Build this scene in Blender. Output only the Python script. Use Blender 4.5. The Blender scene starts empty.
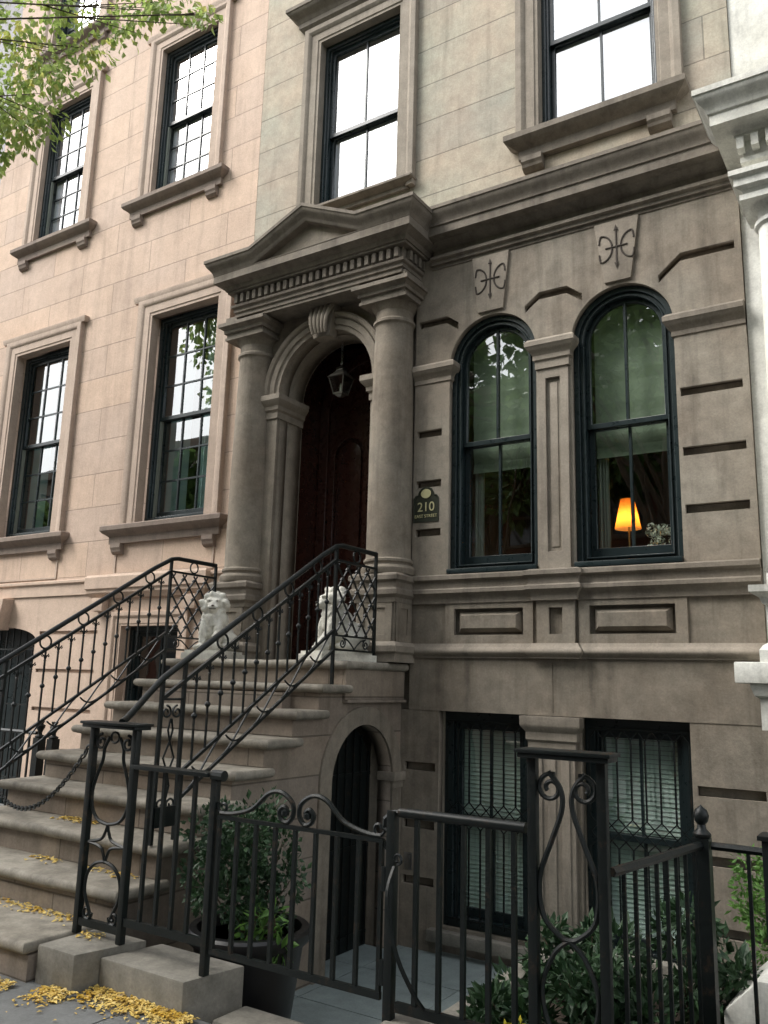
import bpy, bmesh, math, random
from mathutils import Vector, Matrix, noise
random.seed(7)
S = bpy.context.scene
COL = S.collection
F = 6.67            # facade plane (y); camera stands at the origin, street behind it
PI = math.pi
rad = math.radians

# ------------------------------------------------------------------ object helpers
ORG = {}
def reg(o, org): ORG[o.name] = Vector(org); return o
def thing(name, loc, label, cat, group=None):
    o = bpy.data.objects.new(name, None); COL.objects.link(o)
    o.empty_display_size = .2; o.location = loc
    tag(o, label, cat, group); return reg(o, loc)
def tag(o, label=None, cat=None, group=None, kind=None):
    if label: o['label'] = label
    if cat: o['category'] = cat
    if group: o['group'] = group
    if kind: o['kind'] = kind
    return o
def link(name, me, mat, parent=None, smooth=False, origin=None):
    """mesh vertices are in world coordinates"""
    o = bpy.data.objects.new(name, me); COL.objects.link(o)
    if parent is not None:
        org = ORG[parent.name]; o.parent = parent
    else:
        if origin is None:
            vs = [v.co for v in me.vertices]
            origin = ((min(v.x for v in vs)+max(v.x for v in vs))/2, (min(v.y for v in vs)+max(v.y for v in vs))/2, min(v.z for v in vs))
        org = Vector(origin); o.location = org
    me.transform(Matrix.Translation(-Vector(org)))
    if mat and not me.materials: me.materials.append(mat)
    if smooth:
        me.polygons.foreach_set('use_smooth', [True]*len(me.polygons))
        me.update()
    return reg(o, org)
def struct(name, me, mat): return tag(link(name, me, mat), kind='structure')
def copy_tree(o, parent=None):
    c = o.copy(); COL.objects.link(c)
    if parent is not None: c.parent = parent
    ORG[c.name] = ORG[o.name].copy()
    for ch in list(o.children): copy_tree(ch, c)
    return c
def autosmooth(me, ang=35):
    """smooth faces but keep hard edges sharp"""
    bm = bmesh.new(); bm.from_mesh(me)
    for f in bm.faces: f.smooth = True
    for e in bm.edges:
        if len(e.link_faces) == 2 and e.calc_face_angle(0) > rad(ang): e.smooth = False
    bm.to_mesh(me); bm.free(); return me

class MB:
    """collects shapes into one mesh"""
    def __init__(s): s.v = []; s.f = []
    def add(s, vs, fs):
        n = len(s.v); s.v += [tuple(v) for v in vs]; s.f += [tuple(i+n for i in f) for f in fs]; return s
    def box(s, x0, x1, y0, y1, z0, z1):
        vs = [(x, y, z) for x in (x0, x1) for y in (y0, y1) for z in (z0, z1)]
        return s.add(vs, [(0,1,3,2),(4,6,7,5),(0,4,5,1),(2,3,7,6),(0,2,6,4),(1,5,7,3)])
    def prism(s, poly, h0, h1, m):
        """poly (a,b) extruded over h; m(a,b,h)->xyz"""
        n = len(poly)
        vs = [m(a, b, h0) for a, b in poly]+[m(a, b, h1) for a, b in poly]
        return s.add(vs, [tuple(range(n)), tuple(range(2*n-1, n-1, -1))]+[(i, i+n, (i+1) % n+n, (i+1) % n) for i in range(n)])
    def tube(s, pts, r, n=6, cap=True, r2=None, up=None):
        pts = [Vector(p) for p in pts]; k = len(pts); vs = []
        t0 = (pts[1]-pts[0]).normalized()
        ref = Vector((0, 0, 1)) if abs(t0.z) < .9 else Vector((0, 1, 0))
        if up: ref = Vector(up)
        u = (ref-t0*ref.dot(t0)).normalized()
        for i, p in enumerate(pts):
            a = pts[max(i-1, 0)]; b = pts[min(i+1, k-1)]
            t = (b-a).normalized()
            u = (u-t*u.dot(t)).normalized(); w = t.cross(u)
            rr = r if r2 is None else r+(r2-r)*i/(k-1)
            for j in range(n):
                an = 2*PI*(j+.5)/n
                vs.append(p+(u*math.cos(an)+w*math.sin(an))*rr)
        fs = [(i*n+j, i*n+(j+1) % n, (i+1)*n+(j+1) % n, (i+1)*n+j) for i in range(k-1) for j in range(n)]
        if cap: fs += [tuple(range(n-1, -1, -1)), tuple((k-1)*n+j for j in range(n))]
        return s.add(vs, fs)
    def loop(s, pts, r, n=6):
        return s.tube(list(pts)+[pts[0]], r, n, cap=False)
    def lathe(s, prof, c, n=24, a0=0, a1=2*PI):
        """prof (r,z)"""
        full = abs(a1-a0-2*PI) < 1e-6; m = n if full else n+1
        vs = [(c[0]+r*math.cos(a0+(a1-a0)*j/n), c[1]+r*math.sin(a0+(a1-a0)*j/n), c[2]+z) for r, z in prof for j in range(m)]
        fs = []
        for i in range(len(prof)-1):
            for j in range(n if full else n):
                j2 = (j+1) % m
                fs.append((i*m+j, i*m+j2, (i+1)*m+j2, (i+1)*m+j))
        if full: fs += [tuple(range(m-1, -1, -1)), tuple((len(prof)-1)*m+j for j in range(m))]
        return s.add(vs, fs)
    def sweep(s, path, prof, m, closed=False, capends=True):
        """mitred moulding. path (a,b); prof closed polygon (d,h), d = offset to the right of the path; m(a,b,h)"""
        P = [Vector(p) for p in path]; n = len(P); k = len(prof); vs = []
        for i in range(n):
            if closed or 0 < i < n-1:
                d1 = (P[i]-P[i-1]).normalized(); d2 = (P[(i+1) % n]-P[i]).normalized()
            elif i == 0: d1 = d2 = (P[1]-P[0]).normalized()
            else: d1 = d2 = (P[-1]-P[-2]).normalized()
            n1 = Vector((d1.y, -d1.x)); n2 = Vector((d2.y, -d2.x))
            nn = (n1+n2).normalized(); sc = 1/max(.2, nn.dot(n1))
            for d, h in prof:
                q = P[i]+nn*(d*sc); vs.append(m(q.x, q.y, h))
        fs = []
        for i in range(n if closed else n-1):
            i2 = (i+1) % n
            for j in range(k):
                j2 = (j+1) % k
                fs.append((i*k+j, i*k+j2, i2*k+j2, i2*k+j))
        if not closed and capends: fs += [tuple(range(k-1, -1, -1)), tuple((n-1)*k+j for j in range(k))]
        return s.add(vs, fs)
    def mesh(s, name='m', fix=True):
        me = bpy.data.meshes.new(name); me.from_pydata(s.v, [], s.f); me.validate()
        if fix:
            bm = bmesh.new(); bm.from_mesh(me); bmesh.ops.recalc_face_normals(bm, faces=bm.faces); bm.to_mesh(me); bm.free()
        return me
    def to(s, name, mat, parent=None, smooth=0, bevel=0, origin=None, fix=True):
        me = s.mesh(name, fix)
        if bevel:
            bm = bmesh.new(); bm.from_mesh(me)
            es = [e for e in bm.edges if len(e.link_faces) == 2 and e.calc_face_angle(0) > rad(40)]
            bmesh.ops.bevel(bm, geom=es, offset=bevel, segments=2, affect='EDGES', profile=.6, clamp_overlap=True)
            bm.to_mesh(me); bm.free(); smooth = smooth or 40
        if smooth: autosmooth(me, smooth)
        return link(name, me, mat, parent, origin=origin)

HZ = lambda a, b, h: (a, b, h)              # plan moulding
def VZ(y): return lambda a, b, h: (a, y-h, b)   # in the facade plane, h = towards the street
def arch(cx, zs, r, z0, n=28, half=None):
    """arched outline, counter-clockwise seen from the street"""
    return [(cx-r, z0), (cx+r, z0)]+[(cx+r*math.cos(PI*i/n), zs+r*math.sin(PI*i/n)) for i in range(n+1)]
def rect(x0, x1, z0, z1): return [(x0, z0), (x1, z0), (x1, z1), (x0, z1)]
def plate(outer, holes, y0, y1, bev=0, m=None):
    """flat slab with holes in the (x,z) plane from y0 to y1, as a mesh in world coordinates"""
    cu = bpy.data.curves.new('c', 'CURVE'); cu.dimensions = '2D'; cu.fill_mode = 'BOTH'
    cu.extrude = max(0, abs(y1-y0)/2-bev); cu.bevel_depth = bev; cu.bevel_resolution = 1
    if bev: cu.offset = -bev
    for p in [outer]+list(holes):
        sp = cu.splines.new('POLY'); sp.points.add(len(p)-1); sp.use_cyclic_u = True
        for q, (a, b) in zip(sp.points, p): q.co = (a, b, 0, 1)
    o = bpy.data.objects.new('c', cu); COL.objects.link(o)
    dg = bpy.context.evaluated_depsgraph_get()
    me = bpy.data.meshes.new_from_object(o.evaluated_get(dg))
    bpy.data.objects.remove(o); bpy.data.curves.remove(cu)
    ym = (y0+y1)/2
    me.transform(Matrix(((1,0,0,0),(0,0,-1,ym),(0,1,0,0),(0,0,0,1))))
    if m: me.transform(m)
    bm = bmesh.new(); bm.from_mesh(me); bmesh.ops.remove_doubles(bm, verts=bm.verts, dist=1e-5)
    bmesh.ops.recalc_face_normals(bm, faces=bm.faces); bm.to_mesh(me); bm.free()
    return me
def add_mesh(mb, me):
    mb.add([v.co[:] for v in me.vertices], [tuple(p.vertices) for p in me.polygons])
def XS(x0): # rotate an (x,z) plate into the plane x = x0 (its x becomes y, its y becomes x)
    return Matrix(((0,1,0,x0),(1,0,0,0),(0,0,1,0),(0,0,0,1)))

# ------------------------------------------------------------------ materials
def mat(name):
    m = bpy.data.materials.new(name); m.use_nodes = True
    nt = m.node_tree; nt.nodes.clear()
    out = nt.nodes.new('ShaderNodeOutputMaterial'); p = nt.nodes.new('ShaderNodeBsdfPrincipled')
    nt.links.new(p.outputs[0], out.inputs[0]); return m, nt, p, out
def N(nt, t, **kw):
    n = nt.nodes.new('ShaderNode'+t)
    for k, v in kw.items():
        if k.startswith('_'): setattr(n, k[1:], v)
        else: n.inputs[k.replace('__', ' ')].default_value = v
    return n
def ramp(nt, src, stops):
    r = nt.nodes.new('ShaderNodeValToRGB'); e = r.color_ramp.elements
    while len(e) < len(stops): e.new(.5)
    for q, (p, c) in zip(e, stops): q.position = p; q.color = (*c, 1) if len(c) == 3 else c
    nt.links.new(src, r.inputs[0]); return r.outputs[0]
def mix(nt, a, b, fac, mode='MIX'):
    n = nt.nodes.new('ShaderNodeMix'); n.data_type = 'RGBA'; n.blend_type = mode
    for sock, v in ((n.inputs[0], fac), (n.inputs[6], a), (n.inputs[7], b)):
        if hasattr(v, 'is_linked'): nt.links.new(v, sock)
        else: sock.default_value = v if isinstance(v, float) else (*v[:3], 1)
    return n.outputs[2]
def stone(name, c1, c2, rough=.85, joint=None, bump=.25, stain=.25, grain=60, streak=.12, mortar=.55):
    m, nt, p, out = mat(name)
    g = N(nt, 'NewGeometry').outputs['Position']
    n1 = N(nt, 'TexNoise', Scale=1.3, Detail=6., Roughness=.6); nt.links.new(g, n1.inputs['Vector'])
    col = mix(nt, c1, c2, ramp(nt, n1.outputs[0], ((.35, (0,0,0)), (.66, (1,1,1)))))
    # vertical rain streaks
    mp = N(nt, 'Mapping'); mp.inputs['Scale'].default_value = (3.2, 3.2, .28); nt.links.new(g, mp.inputs[0])
    n2 = N(nt, 'TexNoise', Scale=2., Detail=5., Roughness=.65); nt.links.new(mp.outputs[0], n2.inputs['Vector'])
    col = mix(nt, col, (1-streak*2.2,)*3, ramp(nt, n2.outputs[0], ((.5, (0,0,0)), (.72, (1,1,1)))), 'MULTIPLY')
    # blotches and grain
    n3 = N(nt, 'TexNoise', Scale=6., Detail=8., Roughness=.7); nt.links.new(g, n3.inputs['Vector'])
    col = mix(nt, col, ramp(nt, n3.outputs[0], ((.3, (1-stain,)*3), (.7, (1+stain*.35,)*3))), 1., 'MULTIPLY')
    n4 = N(nt, 'TexNoise', Scale=float(grain), Detail=4., Roughness=.7); nt.links.new(g, n4.inputs['Vector'])
    col = mix(nt, col, ramp(nt, n4.outputs[0], ((.3, (.87,)*3), (.7, (1.1,)*3))), 1., 'MULTIPLY')
    bh = n4.outputs[0]; strength = bump
    b = N(nt, 'Bump', Strength=bump, Distance=.004); nt.links.new(n4.outputs[0], b.inputs['Height']); nrm = b.outputs[0]
    b3 = N(nt, 'Bump', Strength=bump, Distance=.02); nt.links.new(n3.outputs[0], b3.inputs['Height']); nt.links.new(nrm, b3.inputs['Normal']); nrm = b3.outputs[0]
    if joint:
        w, h, ox, oz, off = joint
        sx = N(nt, 'SeparateXYZ'); nt.links.new(g, sx.inputs[0]); cx = N(nt, 'CombineXYZ')
        ax = N(nt, 'Math', _operation='ADD'); ax.inputs[1].default_value = ox+40; nt.links.new(sx.outputs[0], ax.inputs[0])
        az = N(nt, 'Math', _operation='ADD'); az.inputs[1].default_value = oz+20*h; nt.links.new(sx.outputs[2], az.inputs[0])
        nt.links.new(ax.outputs[0], cx.inputs[0]); nt.links.new(az.outputs[0], cx.inputs[1])
        br = N(nt, 'TexBrick', Scale=1., _offset=off, _squash=1.)
        br.inputs['Mortar Size'].default_value = .0065; br.inputs['Mortar Smooth'].default_value = .3
        br.inputs['Brick Width'].default_value = w; br.inputs['Row Height'].default_value = h
        br.inputs['Color1'].default_value = (.93,.93,.95,1); br.inputs['Color2'].default_value = (1.06,1.03,1,1); br.inputs['Mortar'].default_value = (mortar,)*3+(1,)
        nt.links.new(cx.outputs[0], br.inputs['Vector'])
        col = mix(nt, col, br.outputs['Color'], 1., 'MULTIPLY')
        b2 = N(nt, 'Bump', Strength=.7, Distance=.008, _invert=True); nt.links.new(br.outputs['Fac'], b2.inputs['Height']); nt.links.new(nrm, b2.inputs['Normal']); nrm = b2.outputs[0]
    nt.links.new(col, p.inputs['Base Color']); nt.links.new(nrm, p.inputs['Normal'])
    p.inputs['Roughness'].default_value = rough; p.inputs['Specular IOR Level'].default_value = .25
    return m
def plain(name, c, rough=.5, metal=0, var=.15, bump=.1, scale=30, spec=.5, coat=0):
    m, nt, p, out = mat(name)
    g = N(nt, 'NewGeometry').outputs['Position']
    n = N(nt, 'TexNoise', Scale=float(scale), Detail=5., Roughness=.6); nt.links.new(g, n.inputs['Vector'])
    col = mix(nt, tuple(x*(1-var) for x in c), tuple(min(1, x*(1+var)) for x in c), n.outputs[0])
    nt.links.new(col, p.inputs['Base Color'])
    rr = N(nt, 'MapRange'); rr.inputs['To Min'].default_value = max(0, rough-.12); rr.inputs['To Max'].default_value = min(1, rough+.12)
    nt.links.new(n.outputs[0], rr.inputs[0]); nt.links.new(rr.outputs[0], p.inputs['Roughness'])
    p.inputs['Metallic'].default_value = metal; p.inputs['Specular IOR Level'].default_value = spec; p.inputs['Coat Weight'].default_value = coat
    if bump:
        b = N(nt, 'Bump', Strength=bump, Distance=.004); nt.links.new(n.outputs[0], b.inputs['Height']); nt.links.new(b.outputs[0], p.inputs['Normal'])
    return m
def glass(name, tint=(.9,.95,.93), f0=.12, wave=.02):
    m, nt, p, out = mat(name); nt.nodes.remove(p)
    gl = N(nt, 'BsdfGlossy', Roughness=.0); tr = N(nt, 'BsdfTransparent'); ms = N(nt, 'MixShader')
    gl.inputs[0].default_value = (.95,.97,.97,1); tr.inputs[0].default_value = (*tint, 1)
    g = N(nt, 'NewGeometry')
    dt = N(nt, 'VectorMath', _operation='DOT_PRODUCT'); nt.links.new(g.outputs['Incoming'], dt.inputs[0]); nt.links.new(g.outputs['True Normal'], dt.inputs[1])
    ab = N(nt, 'Math', _operation='ABSOLUTE'); nt.links.new(dt.outputs['Value'], ab.inputs[0])
    om = N(nt, 'Math', _operation='SUBTRACT'); om.inputs[0].default_value = 1; nt.links.new(ab.outputs[0], om.inputs[1])
    pw = N(nt, 'Math', _operation='POWER'); pw.inputs[1].default_value = 4.; nt.links.new(om.outputs[0], pw.inputs[0])
    ma = N(nt, 'Math', _operation='MULTIPLY_ADD'); ma.inputs[1].default_value = 1-f0; ma.inputs[2].default_value = f0; nt.links.new(pw.outputs[0], ma.inputs[0])
    n = N(nt, 'TexNoise', Scale=1.8, Detail=1.); nt.links.new(g.outputs['Position'], n.inputs['Vector'])
    b = N(nt, 'Bump', Strength=wave*10, Distance=.012); nt.links.new(n.outputs[0], b.inputs['Height']); nt.links.new(b.outputs[0], gl.inputs['Normal'])
    nt.links.new(ma.outputs[0], ms.inputs[0]); nt.links.new(tr.outputs[0], ms.inputs[1]); nt.links.new(gl.outputs[0], ms.inputs[2]); nt.links.new(ms.outputs[0], out.inputs[0])
    return m
def leafmat(name, c1, c2, c3=None, transl=.35, scale=3.):
    m, nt, p, out = mat(name)
    g = N(nt, 'NewGeometry'); n = N(nt, 'TexNoise', Scale=scale, Detail=3.); nt.links.new(g.outputs['Position'], n.inputs['Vector'])
    ri = N(nt, 'TexWhiteNoise'); sn = N(nt, 'Vectormath' if False else 'VectorMath', _operation='SNAP'); sn.inputs[1].default_value = (.09,.09,.09)
    nt.links.new(g.outputs['Position'], sn.inputs[0]); nt.links.new(sn.outputs[0], ri.inputs['Vector'])
    col = mix(nt, c1, c2, ri.outputs['Value'])
    if c3: col = mix(nt, col, c3, ramp(nt, n.outputs[0], ((.55, (0,0,0)), (.68, (1,1,1)))))
    nt.links.new(col, p.inputs['Base Color']); p.inputs['Roughness'].default_value = .5
    t = N(nt, 'BsdfTranslucent'); nt.links.new(col, t.inputs[0]); ms = N(nt, 'MixShader', Fac=transl)
    nt.links.new(p.outputs[0], ms.inputs[1]); nt.links.new(t.outputs[0], ms.inputs[2]); nt.links.new(ms.outputs[0], out.inputs[0])
    return m

M = {}
M['brown'] = stone('brown_stone', (.235,.198,.155), (.275,.245,.200), joint=None, stain=.34, streak=.17)
M['brownwall'] = stone('brown_stone_wall', (.262,.222,.176), (.31,.278,.228), stain=.32, streak=.17)
M['trim'] = stone('brown_stone_trim', (.200,.172,.139), (.245,.214,.176), stain=.32, streak=.18)
M['upper'] = stone('upper_stone', (.45,.385,.305), (.40,.395,.325), joint=(2.9, .43, .35, -.01, .5), stain=.24, streak=.14, mortar=.58)
M['lighttrim'] = stone('upper_trim_stone', (.275,.237,.192), (.32,.282,.232), stain=.25)
M['tan'] = stone('tan_stone', (.61,.475,.38), (.55,.42,.33), joint=(1.34, .434, .2, -.18, .5), stain=.14, streak=.08, mortar=.66)
M['tanplain'] = stone('tan_plain_stone', (.58,.45,.36), (.53,.405,.32), stain=.16, streak=.06)
M['tantrim'] = stone('tan_trim_stone', (.47,.37,.30), (.52,.415,.34), stain=.15, streak=.08)
M['tansill'] = stone('tan_sill_stone', (.235,.185,.155), (.27,.22,.18), stain=.15)
M['step'] = stone('step_stone', (.245,.22,.18), (.36,.33,.275), stain=.5, streak=0., rough=.75)
M['stoop'] = stone('stoop_stone', (.25,.205,.163), (.29,.25,.205), joint=(.78, .295, .1, .0, .5), stain=.25)
M['white'] = stone('white_painted_stone', (.80,.80,.75), (.68,.67,.60), stain=.25, streak=.14, rough=.6, bump=.12)
M['statue'] = stone('cast_stone', (.80,.78,.70), (.70,.68,.60), stain=.35, grain=90, streak=.1)
M['grey'] = stone('grey_stone', (.36,.35,.37), (.40,.39,.40), stain=.12)
M['kerbstone'] = stone('coping_stone', (.20,.188,.16), (.28,.262,.225), stain=.42, streak=.05)
M['walk'] = stone('sidewalk_stone', (.15,.155,.155), (.20,.205,.20), stain=.3, streak=0., rough=.55)
M['flag'] = stone('blue_flagstone', (.24,.29,.29), (.29,.34,.335), stain=.25, streak=0., rough=.6)
M['asphalt'] = stone('asphalt', (.045,.045,.046), (.06,.06,.06), stain=.2, streak=0., grain=140)
M['soil'] = stone('soil', (.03,.022,.016), (.05,.038,.028), stain=.3, streak=0.)
M['frame'] = plain('dark_green_paint', (.012,.021,.023), rough=.3, var=.2, bump=.03, scale=14)
M['framelight'] = plain('grey_green_paint', (.20,.22,.19), rough=.45, var=.1, bump=.03)
M['iron'] = plain('black_iron', (.006,.009,.009), rough=.42, var=.4, bump=.2, scale=55, spec=.35)
def rust(m):
    nt = m.node_tree; p = [n for n in nt.nodes if n.type == 'BSDF_PRINCIPLED'][0]; src = p.inputs['Base Color'].links[0].from_socket
    g = N(nt, 'NewGeometry').outputs['Position']; n = N(nt, 'TexNoise', Scale=16., Detail=8., Roughness=.75); nt.links.new(g, n.inputs['Vector'])
    nt.links.new(mix(nt, src, (.045,.030,.020), ramp(nt, n.outputs[0], ((.56, (0,0,0)), (.68, (.8,.8,.8))))), p.inputs['Base Color'])
rust(M['iron'])
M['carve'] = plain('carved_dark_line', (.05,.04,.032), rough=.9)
M['wood'] = plain('mahogany', (.042,.014,.009), rough=.28, var=.4, bump=.04, scale=9, spec=.6)
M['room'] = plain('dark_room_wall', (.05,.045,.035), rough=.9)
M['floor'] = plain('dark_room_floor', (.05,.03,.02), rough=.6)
M['shade'] = plain('roman_shade', (.30,.36,.26), rough=.9, var=.12, scale=12)
M['blind'] = plain('pale_blind', (.68,.84,.75), rough=.7, var=.08)
M['panewhite'] = plain('white_pane_backing', (.68,.70,.71), rough=.8, var=.03)  # white that helps out the sky reflection in the upper panes
M['curtain'] = plain('pale_curtain', (.42,.45,.38), rough=.9, var=.15)
M['tealcurtain'] = plain('teal_grey_curtain', (.30,.42,.42), rough=.9, var=.2, scale=4)
M['brass'] = plain('brass', (.30,.24,.10), rough=.35, metal=1)
M['plaque'] = plain('plaque_bronze', (.040,.045,.032), rough=.35, metal=.2)
M['gilt'] = plain('gilt_letters', (.50,.47,.26), rough=.5)
M['plastic'] = plain('black_planter', (.010,.010,.011), rough=.4, var=.2)
M['steel'] = plain('door_metal', (.35,.35,.34), rough=.35, metal=.9)
M['oldmetal'] = plain('dull_lantern_metal', (.19,.18,.155), rough=.35, metal=.7, var=.3)
M['glass'] = glass('window_glass', f0=.22)
M['glassup'] = glass('sky_window_glass', tint=(.95,.97,1), f0=.33, wave=.02)
M['lampglass'] = glass('lantern_glass', tint=(.7,.72,.7), f0=.06)
M['leaf'] = leafmat('street_tree_leaf', (.22,.33,.08), (.40,.50,.16), (.55,.54,.16), .55)
M['leaffar'] = leafmat('far_leaf', (.08,.15,.04), (.14,.22,.06), None, .35)
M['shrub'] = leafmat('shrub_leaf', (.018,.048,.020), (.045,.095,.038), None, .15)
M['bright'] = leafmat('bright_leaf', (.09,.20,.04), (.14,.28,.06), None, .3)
M['fallen'] = leafmat('fallen_leaf', (.58,.36,.04), (.78,.60,.20), (.17,.11,.05), .1, 20.)
M['bark'] = stone('bark', (.10,.075,.05), (.14,.11,.08), stain=.4, bump=.8, grain=30)
M['brick'] = stone('far_brick', (.20,.09,.06), (.24,.11,.075), joint=(.4, .14, 0, 0, .5), stain=.2)
M['farstone'] = stone('far_stone', (.30,.24,.19), (.26,.21,.17), joint=(1.2, .45, 0, 0, .5), stain=.2)
M['farglass'] = plain('far_window', (.03,.035,.04), rough=.1)
M['petal'] = plain('white_petals', (.80,.84,.70), rough=.8)
M['yellow'] = plain('yellow_petals', (.75,.62,.05), rough=.7)
M['photo'] = plain('framed_picture', (.05,.06,.05), rough=.2)
def emis(name, c, s):
    m, nt, p, out = mat(name); p.inputs['Base Color'].default_value = (*c, 1); p.inputs['Emission Color'].default_value = (*c, 1); p.inputs['Emission Strength'].default_value = s; return m
m, nt, p, out = mat('lit_lamp_shade'); p.inputs['Base Color'].default_value = (.9, .5, .18, 1)
t = N(nt, 'BsdfTranslucent'); t.inputs[0].default_value = (1., .42, .08, 1); ms = N(nt, 'MixShader', Fac=.75); nt.links.new(p.outputs[0], ms.inputs[1]); nt.links.new(t.outputs[0], ms.inputs[2]); nt.links.new(ms.outputs[0], out.inputs[0]); M['lit'] = m
M['bulb'] = emis('warm_bulb', (1., .58, .24), 20.)

# ------------------------------------------------------------------ ground
g = MB(); g.add([(-160,-160,-.8),(160,-160,-.8),(160,160,-.8),(-160,160,-.8)], [(0,1,2,3)]); struct('ground', g.mesh(), M['soil'])
g = MB()
for x0 in [-60+1.5*i for i in range(34)]+[-9+1.31*i for i in range(0, 14)]+[9.5+1.5*i for i in range(20)]:
    pass
xs = [-60, -40, -30, -22, -17, -14, -12.2, -10.7, -9.2, -7.7, -6.2, -4.75, -3.45, -2.1, -.7, .7, 2.1, 4, 7, 12, 20, 40, 60]
for a, b in zip(xs[:-1], xs[1:]):
    for y0, y1 in ((-1.65, .0), (.0, 1.62), (1.62, 3.24)):
        g.box(a+.006, b-.006, y0+.006, y1-.006, -.3, random.uniform(-.004, .003))
g.box(-60, 60, -1.7, 3.3, -.79, -.022)
struct('sidewalk', g.mesh(), M['walk'])
g = MB(); g.box(-60, 60, -1.86, -1.71, -.5, .004); g.to('kerb', M['kerbstone'], bevel=.01); tag(bpy.data.objects['kerb'], kind='structure')
g = MB(); g.box(-60, 60, -11, -1.865, -.6, -.14); struct('road', g.mesh(), M['asphalt'])
g = MB(); g.box(-60, 60, -14.6, -11.005, -.6, .0); struct('far_sidewalk', g.mesh(), M['walk'])
g = MB()
for x0 in (-4.845, -3.985, -3.13, -2.27): 
    for y0 in (3.6, 4.4, 5.2, 6.0):
        g.box(x0, x0+.85, y0, y0+.79, -.75, -.60)
struct('areaway_paving', g.mesh(), M['flag'])
g = MB()
for i in range(4): g.box(-3.05, -2.13, 3.301+.24*i, 3.301+.24*(i+1), -.79, -.005-.15*i-.15*(i>0)*0)
g.to('areaway_steps', M['kerbstone'], bevel=.012); tag(bpy.data.objects['areaway_steps'], kind='structure')
g = MB(); g.box(-13.5, -6.28, 3.301, F-.01, -.79, .0); struct('side_yard_paving', g.mesh(), M['walk'])

# coping blocks under the fence
g = MB(); g.prism([(-4.14, 3.10), (-3.84, 3.10), (-3.745, 3.50), (-4.14, 3.50)], -.01, .185, lambda a, b, h: (a, b, h))
tag(g.to('stone_block', M['kerbstone'], bevel=.012), 'short square stone block under the lyre scroll newel at the foot of the stoop', 'stone block')
g = MB(); g.prism([(-3.80, 3.235), (-3.19, 3.235), (-3.12, 3.60), (-3.73, 3.60)], -.7, .15, lambda a, b, h: (a, b, h))
tag(g.to('stone_block', M['kerbstone'], bevel=.012), 'long stone block under the fence panel, yellow leaves along its foot', 'stone block')
g = MB(); g.box(-2.10, -.9, 3.26, 3.55, -.7, .19)
tag(g.to('stone_coping', M['kerbstone'], bevel=.012), 'low pale stone coping under the iron fence right of the gate', 'coping')
g = MB(); g.box(-1.98, -.95, 3.525, 5.2, -.7, -.02); struct('planting_bed', g.mesh(), M['soil'])
g = MB(); g.box(-2.10, -1.985, 3.555, 5.3, -.7, .08); g.box(-1.985, -.95, 5.205, 5.3, -.7, .08)
tag(g.to('bed_edging', M['kerbstone'], bevel=.01), 'low stone edging round the planting bed before the basement windows', 'edging')

# ------------------------------------------------------------------ brown house
H = thing('brownstone_house', (-3.6, F, -.6), 'weathered brown stone house with portico and two arched windows', 'house')
XL, XR = -6.25, -1.0
W1 = (-3.185, 4.565, .437, 2.575); W2 = (-1.985, 4.565, .437, 2.575)
BW = [(-3.69, -2.86, -.40, 1.37), (-2.41, -1.56, -.40, 1.37)]
UW = [(-5.37, -4.28, 6.72, 8.88), (-2.70, -1.59, 6.76, 8.90)]
DOOR = (-5.05, 4.60, .60, 1.78)
big = [arch(*W1), arch(*W2)]+[rect(*b) for b in BW]
def slot(x0, x1, z, h=.036): return rect(x0, x1, z-h, z+h)
def bent(pts, h=.036):
    up = [(x, z+h) for x, z in pts]; dn = [(x, z-h) for x, z in reversed(pts)]
    # ends cut at the arch
    return dn+up
slots = [slot(-3.97, -3.70, z) for z in (3.93, 3.44, 2.975)]+[slot(-1.52, -1.05, z) for z in (3.95, 3.455, 2.99)]
slots += [bent([(-3.97, 5.05), (-3.66, 5.05), (-3.535, 4.96)]), bent([(-2.855, 4.965), (-2.715, 5.07), (-2.455, 5.07), (-2.315, 4.965)]), bent([(-1.655, 4.965), (-1.47, 5.12), (-1.05, 5.12)])]
bslots = [slot(-4.04, -3.725, z) for z in (.885, .40, -.06)]+[slot(-1.525, -1.06, z) for z in (.885, .41, -.06)]
ZB = 1.37
# wall between cornice and basement; a front skin carries the grooves, the body stands behind it
portal = arch(*DOOR)
low = plate(rect(XL, XR, -.6, 6.0), [arch(*W1), arch(*W2)]+[rect(*b) for b in BW]+[arch(DOOR[0], DOOR[1], DOOR[2]+.001, 1.70)], F+.06, F+.30)
w = link('wall', low, M['brownwall'], H)
sk = plate(rect(-4.0, XR, 2.50, 5.72), [arch(*W1), arch(*W2)]+slots, F-.02, F+.059); 
link('wall_face', sk, M['brownwall'], H)
sk = plate(rect(-4.16, -3.69, -.6, ZB), bslots[:3], F-.015, F+.059); link('wall_face', sk, M['brown'], H)
sk = plate(rect(-1.56, XR, -.6, ZB), bslots[3:], F-.015, F+.059); link('wall_face', sk, M['brown'], H)
sk = plate(rect(-2.86, -2.41, -.6, ZB), [], F, F+.059); link('wall_face', sk, M['brown'], H)
sk = plate(rect(-4.0, XR, ZB+.001, 1.86), [rect(-2.634, -2.626, ZB+.02, 1.80)], F-.02, F+.059); link('wall_face', sk, M['brown'], H)
up = plate(rect(XL, XR, 6.0, 11.2), [rect(*u) for u in UW], F+.001, F+.30); link('upper_wall', up, M['upper'], H)
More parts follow.
